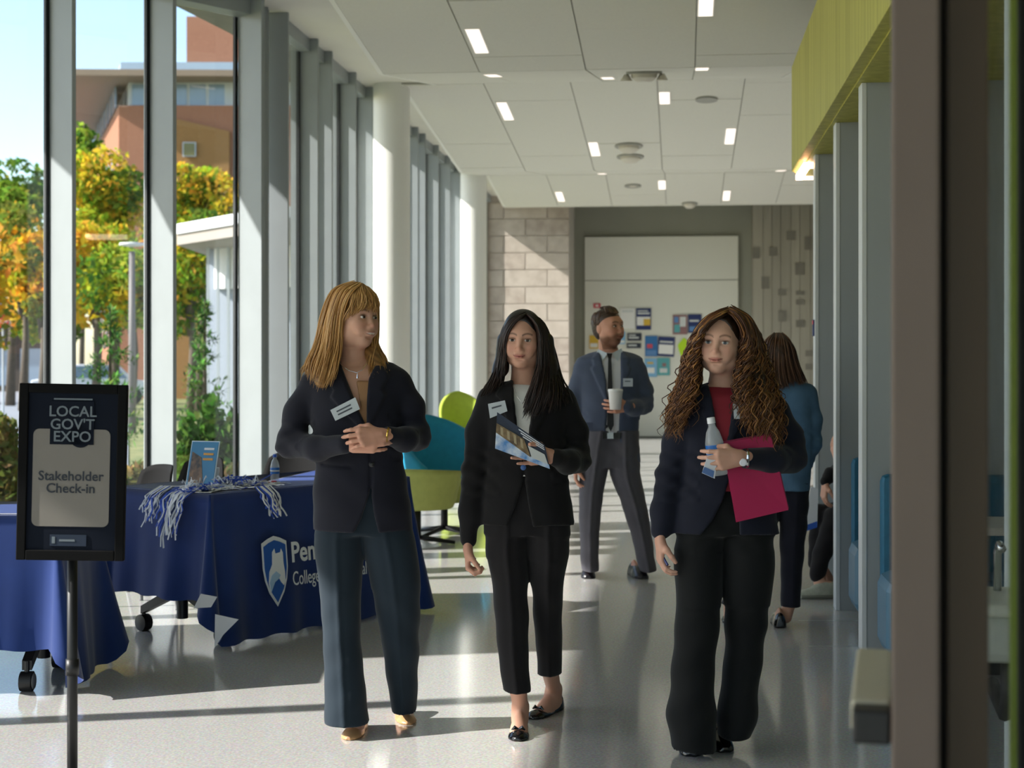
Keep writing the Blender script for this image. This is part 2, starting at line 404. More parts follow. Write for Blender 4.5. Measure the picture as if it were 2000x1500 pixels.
# ================================================================== CEILING FITTINGS
CP = [((9.3, 4.40), (13.3, 3.98)), ((13.3, 3.98), (16.3, 4.42)), ((16.3, 4.42), (20.8, 4.03)), ((20.8, 4.03), (24.0, 4.36)), ((24.0, 4.36), (26.3, 4.10))]
def ceil_hit(px, py):
    d = W(px, py, 1.) - Vector((0, 0, CH)); best = None
    for (y0, z0), (y1, z1) in CP:
        s = (z1 - z0) / (y1 - y0)
        t = (z0 - s * y0 - CH) / (d.z - s * d.y)
        if t > 0 and y0 - .02 <= d.y * t <= y1 + .02:
            if best is None or t < best[0]: best = (t, s)
    t, s = best
    u = Vector((0, 1, s)).normalized(); return Vector((0, 0, CH)) + d * t, u, Vector((0, -u.z, u.y))
M_led = mat('led_diffuser', 'fff0e4', .5, emit=1.5)
M_ledring = mat('led_trim_ring', 'f2f0ea', .4)
lights = [(932, 80, .62, .15, 'large slot light in the near grey ceiling panels, leftmost'), (1379, 4, .62, .15, 'slot light at the top edge of the picture'),
          (963, 147, .5, .15, 'thin slot light on the first ceiling fold, left'), (1187, 152, .5, .15, 'thin slot light on the first ceiling fold beside the round speaker'),
          (1371, 134, .5, .15, 'slot light on the first ceiling fold, right of the round speaker'), (987, 217, .8, .15, 'long slot light in the middle ceiling, leftmost'),
          (1298, 191, .5, .15, 'short slot light in the middle ceiling just behind the fold'), (1161, 291, .75, .15, 'slot light in the middle ceiling left of the twin sensors'),
          (1426, 266, .8, .15, 'slot light in the middle ceiling near the lime bulkhead'), (1176, 339, .6, .15, 'small slot light past the second ceiling fold, below the twin sensors'),
          (1293, 361, .6, .15, 'small slot light in the far ceiling, centre'), (1525, 333, .6, .17, 'bright small slot light beside the lime bulkhead end'),
          (1094, 384, .7, .15, 'slot light in the far ceiling, leftmost above the stone wall'), (1419, 382, .7, .15, 'slot light in the far ceiling above the white board edge')]
for px, py, L, w, lb in lights:
    p, u, n = ceil_hit(px, py); r = empty('ceiling_light', p); tag(r, lb, 'ceiling light', 'slot lights in the ceiling')
    X = Vector((1, 0, 0))
    def bx(hw, hl, a, b): 
        q = [p + X * sx * hw + u * sy * hl for sx, sy in ((-1, -1), (1, -1), (1, 1), (-1, 1))]; return MB().hexa([c - n * a for c in q] + [c + n * b for c in q])
    w *= .72; bx(w / 2 + .012, L / 2 + .012, .004, .06).build('light_housing', M_ledring, r); bx(w / 2, L / 2, .007, .0).build('light_diffuser', M_led, r)
M_dev = mat('device_white_plastic', 'cfcabc', .5); M_devg = mat('device_grey_plastic', '9a9a92', .5)
def device(px, py, R, h, label, cat, wings=False, name='smoke_detector'):
    p, u, n = ceil_hit(px, py); r = empty(name, p); tag(r, label, cat)
    q = Matrix((Vector((1, 0, 0)), u, n)).transposed()
    MB().lathe([(R * 1.35, .0), (R * 1.35, -.02)], p, 24, q).build('base_plate', M_devg, r, smooth=True, fix=True)
    MB().lathe([(R, -.018), (R * .96, -h * .6), (R * .6, -h), (R * .2, -h * 1.02)], p, 24, q).build('sensor_body', M_dev, r, smooth=True, fix=True)
    if wings:
        for s in (-1, 1):
            MB().lathe([(.02, 0), (.05, -.05), (.055, -.06), (.01, -.06)], p + Vector((s * R * 1.35, 0, -.02)), 12, q).build('spot_head', M_dev, r, smooth=True)
device(1258, 140, .12, .09, 'round ceiling speaker with two side lobes on the first fold', 'speaker', True, 'ceiling_speaker')
device(1228, 284, .13, .09, 'round ceiling sensor, upper of the twin sensors', 'sensor', False, 'ceiling_sensor')
device(1231, 305, .13, .08, 'round ceiling sensor, lower of the twin sensors', 'sensor', False, 'ceiling_sensor')
device(1380, 193, .09, .015, 'flat round ceiling disc right of the middle slot light', 'ceiling disc', False, 'sprinkler_cover')
device(1347, 397, .10, .08, 'small dome at the far ceiling edge above the white board', 'sensor', False, 'dome_camera')
device(1236, 362, .10, .02, 'flat round ceiling disc in the far ceiling', 'ceiling disc', False, 'sprinkler_cover')
# square ring lamp under the far end of the lime bulkhead
c = Vector((1.03, 11.35, zb)); r = empty('ring_lamp', c); tag(r, 'glowing square ring lamp under the lime bulkhead end', 'lamp')
g = MB(); a = .17; b = .045
for x0, x1, y0, y1 in ((-a, a, -a - .2, -a + b - .2), (-a, a, a - b + .2, a + .2), (-a, -a + b, -a - .2, a + .2), (a - b, a, -a - .2, a + .2)): g.box(c.x + x0, c.x + x1, c.y + y0, c.y + y1, zb - .05, zb - .012)
g.build('glowing_ring', mat('ring_led', 'ffe2c4', .5, emit=7.0), r)
MB().box(c.x - .12, c.x + .12, c.y - .32, c.y + .32, zb - .03, zb - .012).build('ring_back', M_lime, r)

# ================================================================== BOOTHS
M_fin = mat('partition_laminate', 'a4aaac', .45, spec=.4, var=.02, scale=2)
M_finedge = mat('partition_edge', 'd6dadb', .35)
M_teal = mat('teal_upholstery', '0b5f7e', .6, var=.06, scale=30, bump=.1, bscale=300)
M_tealS = mat('slate_blue_vinyl', '4f7890', .4, var=.04, scale=10)
M_wood = mat('pale_wood_edge', 'd9b98c', .5, c2='c4a071', scale=6, stretch=(1, 12, 12))
M_lam = mat('white_laminate', 'dcd9d0', .35)
FY = [7.85, 9.15, 10.55]
FL = ['grey booth partition nearest the brown door, with teal bench before it', 'grey booth partition second from the brown door, hiding the seated person', 'grey booth partition farthest from the door, at the bulkhead end']
for i, y in enumerate(FY):
    r = empty('booth_partition', (1.7, y, 0)); tag(r, FL[i], 'partition', 'grey booth partitions')
    MB().box(.925, 2.55, y, y + .13, 0, zb - .012).build('partition_panel', M_fin, r)
    MB().box(.90, .927, y - .004, y + .134, 0, zb - .012).build('edge_strip', M_finedge, r, bevel=.004)
for i, y in enumerate(FY):                              # bench standing against the near face of each partition
    if i == 2: continue
    yb = y - .01; x0 = .985
    r = empty('booth_bench', (1.7, yb, 0)); tag(r, ('teal booth bench with slate seat, partly behind the brown door' if i == 0 else 'teal booth bench with slate seat between the two nearer partitions'), 'bench', 'teal booth benches')
    MB().box(x0, 2.5, yb - .13, yb, .36, .9).build('bench_back', M_teal, r, bevel=.035)
    MB().box(x0 - .03, 2.5, yb - .55, yb - .12, .06, .44).build('bench_seat', M_tealS, r, bevel=.06)
    MB().box(x0 + .1, 2.5, yb - .48, yb - .1, 0, .07).build('plinth', M_gask, r)
    tp = empty('booth_table', (1.8, yb - .85, 0)); tag(tp, ('pale edged booth table beside the brown door' if i == 0 else 'pale edged booth table between the two nearer partitions'), 'table', 'booth tables')
    xt = 1.04
    MB().box(xt, 2.5, yb - .95, yb - .45, .70, .735).build('table_top', M_lam, tp, bevel=.004)
    MB().box(xt - .012, xt + .002, yb - .955, yb - .445, .698, .737).build('table_edge', M_wood, tp, bevel=.004)
    MB().lathe([(.2, 0), (.2, .015), (.035, .03), (.035, .70), (.1, .70)], (1.9, yb - .7, 0), 20).build('table_leg', M_gask, tp, smooth=True, fix=True)
# bench by the far partition that the seated person uses
yb = FY[2] - .01
r = empty('booth_bench', (1.7, yb, 0)); tag(r, 'teal booth bench with slate seat under the seated person', 'bench', 'teal booth benches')
MB().box(1.12, 2.5, yb - .13, yb, .36, .9).build('bench_back', M_teal, r, bevel=.035); MB().box(1.10, 2.5, yb - .6, yb - .12, .06, .43).build('bench_seat', M_tealS, r, bevel=.05)

# ================================================================== BROWN DOOR AND ITS FRAME, RIGHT FOREGROUND
M_brz = mat('bronze_metal', '6e6056', .5, spec=.3, var=.04, scale=4)
M_brd = mat('dark_bronze_metal', '574839', .5, spec=.3)
M_screw = mat('screw_steel', '2c2624', .5, .2)
zd = 2.05
d0 = W(1741, HY, zd); d1 = W(1832, HY, zd)                     # the leaf's edge seen end-on
dirD = Vector((d0.x, d0.y, 0)).normalized(); sideD = Vector((dirD.y, -dirD.x, 0))
tD = .062
door = empty('door_1', (d0.x, d0.y, 0)); struct(door)
e0 = Vector((d0.x, d0.y, 0))
MB().slab(e0, e0 + dirD * .1, sideD, tD, .01, 2.6).build('hinge_stile', M_brz, door, bevel=.004)
MB().slab(e0 + dirD * .82, e0 + dirD * .92, sideD, tD, .01, 2.6).build('lock_stile', M_brz, door, bevel=.003)
for z0, z1 in ((.01, .26), (2.48, 2.6)): MB().slab(e0 + dirD * .1, e0 + dirD * .82, sideD, tD, z0, z1).build('door_rail', M_brz, door)
MB().slab(e0 + dirD * .1 + sideD * .026, e0 + dirD * .82 + sideD * .026, sideD, .01, .26, 2.48).build('door_pane', M_glass, door)
for py in (26, 427, 827, 1027, 1226, 1425):
    px = 1768 if py in (26, 827, 1425) else 1790
    if py == 827: px = 1767
    p = W(px, py, zd); Mx = Matrix((sideD, Vector((0, 0, 1)), -dirD)).transposed()
    MB().lathe([(.0115, 0), (.0095, .003), (.004, .004), (.001, .0015)], p, 14, Mx).build('screw', M_screw, door, smooth=True)
for k in range(13):                                      # knuckles of the long hinge
    p = W(1818, 40 + k * 102 + 10, zd); MB().slab(p - sideD * .006 - dirD * .003, p - sideD * .006 + dirD * .02, sideD, .012, p.z - .018, p.z + .018).build('hinge_knuckle', M_brd, door, bevel=.003)
# crash bar across the leaf
b0 = e0 + dirD * .015; hb = 1.0
MB().slab(b0 + dirD * .05, b0 + dirD * .44, -sideD, .055, hb - .045, hb).build('crash_bar', mat('bar_top_aluminium', 'b9b39b', .4, .2), door, bevel=.006)
MB().slab(b0, b0 + dirD * .05, -sideD, .052, hb - .05, hb - .004).build('bar_end_cap', mat('bar_cap_black', '1c1a17', .5), door, bevel=.005)
# fixed frame with sidelight
fr = empty('door_2', (d1.x + .05, d1.y, 0)); struct(fr)
f0 = W(1851, HY, 2.1); f1 = W(1931, HY, 2.1); f0.z = f1.z = 0
MB().slab(f0, f1, dirD, .12, 0, 2.7).build('frame_jamb', M_brd, fr, bevel=.003)
MB().slab(W(1834, HY, 2.14), W(1852, HY, 2.14), dirD, .06, 0, 2.7).build('frame_stop', mat('frame_rubber', '2b241d', .7), fr)
l0 = W(1974, HY, 2.3); l1 = W(1992, HY, 2.3); MB().slab(l0, l1, dirD, .03, 0, 2.7).build('lime_post', mat('lime_strip', 'a6bb58', .5), fr)
k0 = W(1992, HY, 2.25); k1 = W(2100, HY, 2.25); MB().slab(k0, k1, dirD, .06, 0, 2.7).build('black_post', M_dark, fr)
MB().slab(W(1931, HY, 2.16), W(1975, HY, 2.28), dirD, .008, .1, 2.6).build('sidelight_pane', M_glass, fr)
MB().slab(W(1931, HY, 2.16), W(1975, HY, 2.28), dirD, .03, 0, .1).build('sidelight_sill', M_brd, fr)
MB().slab(W(1840, HY, 2.1), W(2100, HY, 2.1), dirD, .12, 2.6, 2.75).build('frame_head', M_brd, fr)

# alcove wall behind the sidelight with a drinking fountain
ya = 4.75
aw = MB().box(.99, 3.2, ya, ya + .12, 0, 5).build('wall_alcove', mat('alcove_wall_paint', 'cfdcde', .7)); struct(aw)
MB().box(.985, 3.2, ya - .012, ya, .0, 1.13).build('wall_wainscot', mat('alcove_wainscot', 'b3afa2', .6), aw)
MB().box(.985, 3.2, ya - .05, ya, 1.395, 1.43).build('wall_ledge', mat('alcove_ledge', 'b9cdd0', .4), aw, bevel=.004)
cf = W(1958, 1190, 4.45); r = empty('drinking_fountain', (cf.x, ya - .2, 0)); tag(r, 'white wall drinking fountain seen through the glass beside the brown door', 'fountain')
x = cf.x; M_por = mat('fountain_porcelain', 'c9cec2', .25); M_chr = mat('chrome', 'c8ccd0', .15, 1.)
MB().box(x - .2, x + .2, ya - .36, ya - .012, .62, .76).build('basin', M_por, r, bevel=.03)
MB().box(x - .22, x + .22, ya - .38, ya - .012, .755, .79).build('rim', mat('fountain_rim', 'dfe3d2', .3), r, bevel=.01)
MB().tube([(x, ya - .1, .78), (x, ya - .1, .9), (x, ya - .13, .93), (x, ya - .17, .92)], .012, 8).build('spout', M_chr, r, smooth=True)
MB().tube([(x, ya - .25, .62), (x, ya - .25, .5), (x, ya - .2, .45), (x, ya - .12, .47), (x, ya - .02, .5)], .022, 8).build('drain_pipe', M_gask, r, smooth=True)
MB().tube([(x + .1, ya - .02, .6), (x + .1, ya - .1, .56), (x + .1, ya - .1, .5)], .014, 6).build('valve', M_chr, r, smooth=True)
# ================================================================== OUTSIDE THE GLASS
gz = -.12
struct(MB().quad((-160, -60, gz), (60, -60, gz), (60, 160, gz), (-160, 160, gz)).build('ground_lawn', M_grass))
def patch(name, pxs, m, z):
    struct(MB().quad(*[Vector((p.x, p.y, z)) for p in (G(px, py, gz) for px, py in pxs)]).build(name, m))
patch('ground_road', [(-700, 1010), (250, 960), (250, 742), (-700, 742)], M_asph, gz + .02)
patch('ground_pavement', [(-500, 738), (900, 738), (900, 722), (-500, 722)], M_conc, gz + .03)
patch('ground_path', [(340, 755), (700, 755), (700, 735), (340, 735)], M_conc, gz + .04)
# ---- brick building
M_br = mat('red_brick', 'a67458', .9, c2='8f6048', scale=14, stretch=(1, 1, 5))
M_brt = mat('tan_brick', '9c7444', .9, c2='8a6539', scale=14, stretch=(1, 1, 5))
M_roofm = mat('roof_metal', '9fb0bd', .4, .3); M_sof = mat('roof_soffit', '8c7a66', .8); M_win = mat('far_window_glass', '7d93a8', .1, spec=.8); M_wfr = mat('far_window_frame', 'b9c0c4', .5)
zB = 62.
def bp(px, py, z=zB): return W(px, py, z)
c0 = bp(232, HY); c0.z = 0; right = Vector((ct, st, 0)); away = Vector((-st, ct, 0))
leftdir = (W(150, HY, 92.) - W(232, HY, zB)); leftdir.z = 0; leftdir.normalize()
def zat(py, z=zB): return CH + (HY - py) / F * z
bld = empty('brick_building', c0); tag(bld, 'brick building with overhanging metal roof beyond the autumn trees', 'building')
R_ = c0 + right * 18; Lf = c0 + leftdir * 16
foot = [c0, R_, R_ + away * 16, Lf]
def poly_block(name, ft, z0, z1, m, par):
    n = len(ft); b = MB(); b.v = [(p.x, p.y, z0) for p in ft] + [(p.x, p.y, z1) for p in ft]
    for f in [tuple(range(n))[::-1], tuple(range(n, 2 * n))] + [(i, (i + 1) % n, n + (i + 1) % n, n + i) for i in range(n)]: b._f(f)
    return b.build(name, m, par)
poly_block('brick_wall', foot, -.2, zat(206), M_br, bld)
MB().hexa([c0 + right * 2.2 - away * .25 + Vector((0, 0, z)) if i == 0 else q for i, (z, q) in enumerate([(-.2, None)] + [(0, p) for p in (
    c0 + right * 4.5 - away * .25 + Vector((0, 0, -.2)), c0 + right * 4.5 + Vector((0, 0, -.2)), c0 + right * 2.2 + Vector((0, 0, -.2)),
    c0 + right * 2.2 - away * .25 + Vector((0, 0, zat(232))), c0 + right * 4.5 - away * .25 + Vector((0, 0, zat(258))), c0 + right * 4.5 + Vector((0, 0, zat(258))), c0 + right * 2.2 + Vector((0, 0, zat(232))))])]).build('tan_brick_bay', M_brt, bld)
up = [c0 + right * .3 + away * .4, R_ - right * .3, R_ + away * 15, Lf + right * .5 - leftdir * .5]
poly_block('window_band', up, zat(206), zat(158), M_wfr, bld)
for k in range(7):                                       # clerestory panes, right face
    a = c0 + right * (.45 + k * .78) + away * .36; b = a + right * .66
    MB().slab(a, b, -away, .05, zat(203), zat(162)).build('clerestory_pane', M_win, bld)
for k in range(6):
    a = c0 + leftdir * (1 + k * 2.1) - right * .0; nl = Vector((-leftdir.y, leftdir.x, 0)); a = a + nl * .02; b = a + leftdir * 1.7
    MB().slab(a, b, nl, .06, zat(203), zat(162)).build('clerestory_pane', M_win, bld)
for k in range(6):                                       # tall slits in the sunlit face
    a = c0 + leftdir * (1.0 + k * 1.7) + Vector((-leftdir.y, leftdir.x, 0)) * .01; MB().slab(a, a + leftdir * .45, Vector((-leftdir.y, leftdir.x, 0)), .05, 2, zat(290)).build('slit_window', M_win, bld)
nl = Vector((-leftdir.y, leftdir.x, 0))
ov = [c0 - away * .7 + nl * 1.75, R_ - away * .7, R_ + away * 17, Lf + nl * 1.7 + leftdir * 2]
poly_block('roof_overhang', ov, zat(158), zat(146), M_sof, bld)
poly_block('roof_edge', [c0 - away * .5 + right * .2, R_ - away * .5, R_ + away * 15, Lf], zat(146), zat(126), M_roofm, bld)
ph = [c0 + right * 2.1 + away * 3, R_ + away * 3, R_ + away * 12, c0 + right * 2.1 + away * 12]
poly_block('penthouse', ph, zat(146), zat(32, zB + 3), M_br, bld)
sw_ = MB(); a = bp(357, HY, zB - .3); a.z = 0
MB().slab(a, a + right * .54, -away, .06, zat(308), zat(280)).build('square_window', M_wfr, bld)
MB().slab(a + right * .05, a + right * .49, -away, .09, zat(306), zat(282)).build('square_pane', mat('olive_glass', '6d6a3c', .3), bld)
# ---- white canopy building nearer by
cb = empty('canopy_building', W(420, HY, 30)); cb.location.z = 0; tag(cb, 'low grey building with a white edged canopy roof beside the path', 'building')
z0 = 30.
def q3(px, py, z): return W(px, py, z)
a = q3(343, 452, z0); b = q3(560, 415, z0 - 4)
for (d, h0, h1, nm, m) in ((0, -.05, .14, 'canopy_fascia', mat('white_fascia', 'eef1f2', .4)), (.1, -.26, -.05, 'canopy_underside', mat('canopy_soffit', '9a9288', .7))):
    p = [a, b, b + away * 6, a + away * 6]
    MB().hexa([v + away * d + Vector((0, 0, h0)) for v in p] + [v + away * d + Vector((0, 0, h1)) for v in p]).build(nm, m, cb)
a2 = q3(403, HY, z0 + 1.2); b2 = q3(600, HY, z0 + .4); a2.z = b2.z = 0
MB().slab(a2, b2, away, 4, -.2, zat(470, z0)).build('grey_wall', mat('grey_cladding', '8f98a3', .6), cb)
a3 = q3(418, HY, z0 + .9); b3 = q3(600, HY, z0 - .2); a3.z = b3.z = 0
MB().slab(a3, b3, away, .3, zat(560, z0), zat(470, z0)).build('white_panel', mat('white_cladding', 'e3e4e2', .5), cb)
for px in (404, 424, 444):
    p = q3(px, HY, z0 + .7); p.z = 0; MB().slab(p, p + right * .05, -away, .05, 0, zat(478, z0)).build('wall_rib', M_wfr, cb)
# ---- far low buildings and car park wall
lb = empty('low_building', W(40, HY, 75)); lb.location.z = 0; tag(lb, 'low dark building with pale roof edge far beyond the road', 'building')
a = q3(-200, HY, 75); b = q3(66, HY, 75); a.z = b.z = 0
MB().slab(a, b, away, 6, -.2, zat(612, 75)).build('dark_wall', mat('dark_cladding', '4a4238', .8), lb); MB().slab(a - right * .5 - away * .8, b + right * .5 - away * .8, away, 8, zat(612, 75), zat(588, 75)).build('pale_roof', mat('pale_roof', 'a9c3d8', .6), lb)
for k in range(4):
    p = a + right * (1.2 + k * 1.6); MB().slab(p, p + right * 1.0, -away, .05, .2, 2.0).build('shop_window', M_win, lb)
# ---- trees
LM = leafmat('autumn_leaves')
M_bark = mat('tree_bark', '5d5346', .9, var=.2, scale=20)
def tree(px, pyc, z, rx_, rz_, pal, label, n=2600, leaf=.16, trunk=True, name='autumn_tree', blobs=14, seed=0, gnd=gz):
    rx = rx_ * 1.45; rz = rz_ * 1.15; n = int(n * 1.6)
    R = np.random.default_rng(seed); c = W(px, pyc, z); base = Vector((c.x, c.y, gnd))
    r = empty(name, base); tag(r, label, 'tree', 'trees outside the glass')
    m = MB(); bl = []
    for _ in range(blobs):
        d = R.normal(size=3); d /= np.linalg.norm(d); q = R.uniform(.15, .75)
        bl.append((c + Vector((d[0] * rx * q, d[1] * rx * q, d[2] * rz * q)), R.uniform(.3, .5), pal[R.integers(len(pal))]))
    for i in range(n):
        b, s, colr = bl[R.integers(blobs)]
        d = R.normal(size=3); d /= np.linalg.norm(d); q = R.uniform(.5, 1.) ** .6
        p = b + Vector((d[0] * rx * s * q, d[1] * rx * s * q, d[2] * rz * s * q * .9))
        u = Vector(R.normal(size=3)).normalized(); v = u.cross(Vector(R.normal(size=3))).normalized(); l = leaf * R.uniform(.5, 1.2)
        cc = colr if R.random() > .25 else pal[R.integers(len(pal))]
        m.col = tuple(x * R.uniform(.9, 1.5) for x in lin(cc))
        m.quad(p - u * l, p - v * l * .5, p + u * l, p + v * l * .5)
    m.build('leaf_crown', LM, r)
    t = MB().tube([base, base + (c - base) * .5 + Vector((.1, 0, 0)), c], [.12 * rx / 2 + .05, .1, .05], 7)
    for b, s, _ in bl[:8]:
        t.tube([base + (c - base) * .6, (c + b) / 2 + Vector((0, 0, .1)), b], [.06, .04, .015], 5)
    t.build('trunk', M_bark, r, smooth=True)
gy = ['9aa832', 'b7a52c', '6f8a2b', 'c9a83a', '55722a']; yel = ['d0a02c', 'c8b03a', 'a08a30', 'dcae45', '77803a']; grn = ['5d7c2e', '48682a', '7f9638', '8ea23d']
tree(20, 400, 52, 1.5, 1.5, grn, 'green topped tree at the left picture edge', 2200, .17, seed=1)
tree(45, 505, 47, 1.3, 1.6, yel, 'golden autumn tree at the left picture edge above the stop sign', 2600, .15, seed=2)
tree(-60, 560, 40, 1.2, 1.6, yel, 'amber autumn tree cut by the left picture edge', 1400, .15, seed=3)
tree(158, 330, 59, .6, 2.0, grn, 'narrow green tree left of the brick building', 1200, .16, seed=4)
tree(222, 420, 44, 1.15, 1.7, gy, 'yellow green autumn tree before the brick building corner', 3600, .13, seed=5)
tree(185, 520, 40, 1.1, 1.5, gy + yel[:2], 'olive and gold autumn tree low before the brick building', 3000, .13, seed=6)
tree(255, 545, 38, .9, 1.5, grn + gy[:2], 'green tree beside the dark lamp post', 2600, .12, seed=7)
tree(390, 400, 46, 1.3, 1.2, gy, 'yellow green tree under the square window of the brick building', 3200, .13, seed=8)
tree(370, 540, 37, .75, 1.4, gy, 'yellow green tree beside the grey canopy building', 2600, .11, seed=9)
tree(100, 600, 49, .9, 1.3, grn + yel, 'mixed green and gold tree over the road', 2600, .15, seed=10)
tree(80, 560, 43, 1.1, 1.0, yel + gy[:2], 'gold and olive tree behind the mullion over the road', 2600, .14, seed=11)
tree(325, 520, 52, 1.1, 1.6, gy + grn[:2], 'olive green tree between the lamp post and the grey canopy building', 3000, .14, seed=12)
def conifer(px, py0, z, h, w, label, seed):
    R = np.random.default_rng(seed); b = W(px, HY, z); b.z = gz; r = empty('conifer', b); tag(r, label, 'tree', 'conifers by the glass')
    MB().tube([b, b + Vector((0, 0, h))], [.05, .01], 6).build('trunk', M_bark, r)
    m = MB(); pal = ['4f7a3c', '6a9448', '3c6236', '86ab5a']
    for k in range(46):
        t = (k + .5) / 46; zz = h * (.12 + .86 * t); L = w * (1 - t) ** .8 * R.uniform(.7, 1.1); an = R.uniform(0, 6.28)
        d = Vector((math.cos(an), math.sin(an), .25)).normalized(); o = b + Vector((0, 0, zz))
        for j in range(34):
            s = R.uniform(.1, 1) * L; p = o + d * s + Vector((0, 0, -.12 * s * s)); q = Vector(R.normal(size=3)); q = (q + d * 1.2).normalized(); n2 = q.cross(Vector((0, 0, 1))).normalized()
            m.col = tuple(x * R.uniform(.7, 1.25) for x in lin(pal[R.integers(4)])); l = .13 * R.uniform(.6, 1.2)
            m.quad(p, p + q * l * .5 + n2 * l * .14, p + q * l, p + q * l * .5 - n2 * l * .14)
    m.build('needle_crown', LM, r)
conifer(215, 620, 21, 2.3, .75, 'small green conifer outside behind the check-in sign', 21)
conifer(400, 610, 22, 2.45, .55, 'small green conifer outside beside the grey canopy building', 22)
def hedge(px0, px1, py0, z, label, pal, seed, dep=.8):
    R = np.random.default_rng(seed); a = W(px0, HY, z); b = W(px1, HY, z); h = zat(py0, z); a.z = b.z = gz
    r = empty('hedge', (a + b) / 2); tag(r, label, 'hedge'); m = MB()
    for i in range(2400):
        q_ = R.random(); p = a + (b - a) * q_ + away * R.uniform(0, dep) + Vector((0, 0, (h - gz) * R.uniform(0, 1) ** .7 * (1 - .55 * abs(2 * q_ - 1) ** 3) * (.82 + .18 * math.sin(q_ * 17 + seed))))
        u = Vector(R.normal(size=3)).normalized(); v = u.cross(Vector(R.normal(size=3))).normalized(); l = .07 * R.uniform(.5, 1.3)
        m.col = tuple(x * R.uniform(.7, 1.2) for x in lin(pal[R.integers(len(pal))])); m.quad(p - u * l, p - v * l * .5, p + u * l, p + v * l * .5)
    m.build('leaf_mass', LM, r)
hedge(335, 470, 772, 17.5, 'clipped green hedge outside the third window', ['4c7030', '5e8438', '3b5a28'], 31)
hedge(345, 475, 900, 15.2, 'brownish low shrubs outside against the third window', ['6d7440', '8a8050', '5b5f38', '9b8f5a'], 32, .5)
hedge(150, 290, 905, 14.2, 'dry grass tufts outside the second window', ['8a8450', '6f7440', 'a39a62'], 33, .5)
hedge(-60, 24, 805, 16., 'olive shrub outside at the left picture edge', ['6d6f3a', '7d7a45'], 34, .5)
# lamp posts and stop sign
p = W(258, HY, 33); p.z = gz; r = empty('lamp_post', p); tag(r, 'grey lamp post with flat disc head before the autumn tree', 'lamp post')
MB().tube([p, p + Vector((0, 0, zat(480, 33)))], [.09, .06], 10).build('post', mat('post_grey', '6f6a66', .6), r, smooth=True)
MB().lathe([(.05, 0), (.28, .03), (.26, .08), (.06, .1)], p + Vector((0, 0, zat(482, 33) - gz)), 18).build('lamp_head', mat('lamp_head_grey', 'c9c9c4', .5), r, smooth=True)
p = W(6, HY, 42); p.z = gz; r = empty('stop_sign', p); tag(r, 'red stop sign by the road at the left picture edge', 'sign')
zc = zat(628, 42); M_red = mat('sign_red', 'b8242c', .5)
MB().tube([p, Vector((p.x, p.y, zc + .1))], .03, 6).build('post', M_wfr, r)
fc = Matrix.Translation(Vector((p.x, p.y, zc)) - away * .05) @ Matrix.Rotation(TH, 4, 'Z')
MB().prism([(.19 * math.cos(math.pi / 8 + k * math.pi / 4), .19 * math.sin(math.pi / 8 + k * math.pi / 4)) for k in range(8)], .02, fc).build('sign_plate', M_red, r)
text_mesh('STOP', .13, mat('sign_white', 'f0f0f0', .5), fc @ Matrix.Translation((0, -.022, -.045)), r)
for px, w_, c_, lb_ in ((-130, 1.5, '7d8894', 'silver car parked by the low building at the left picture edge'), (183, 1.4, 'dfe1e2', 'white car parked beyond the conifer')):
    p = W(px, HY, 55); p.z = gz; r = empty('parked_car', p); tag(r, lb_, 'car')
    prof = [(-2.1, .3), (2.1, .3), (2.15, .75), (1.3, .9), (.8, 1.4), (-1.0, 1.42), (-1.6, .95), (-2.15, .85)]
    fc = Matrix.Translation(p) @ Matrix.Rotation(TH + .3, 4, 'Z')
    MB().prism(prof, w_, fc).build('car_body', mat('car_paint_' + c_, c_, .3), r, bevel=.05)
    MB().prism([(1.1, .92), (.75, 1.34), (-.95, 1.36), (-1.4, .95)], w_ + .02, fc @ Matrix.Translation((0, .01, 0))).build('car_window', M_win, r)
    for x in (-1.3, 1.3):
        MB().lathe([(.3, -.02), (.3, .2)], fc @ Vector((x, -w_ + .1, .3)), 16, (Matrix.Rotation(TH + .3, 3, 'Z') @ Matrix.Rotation(math.pi / 2, 3, 'X'))).build('wheel', M_gask, r)
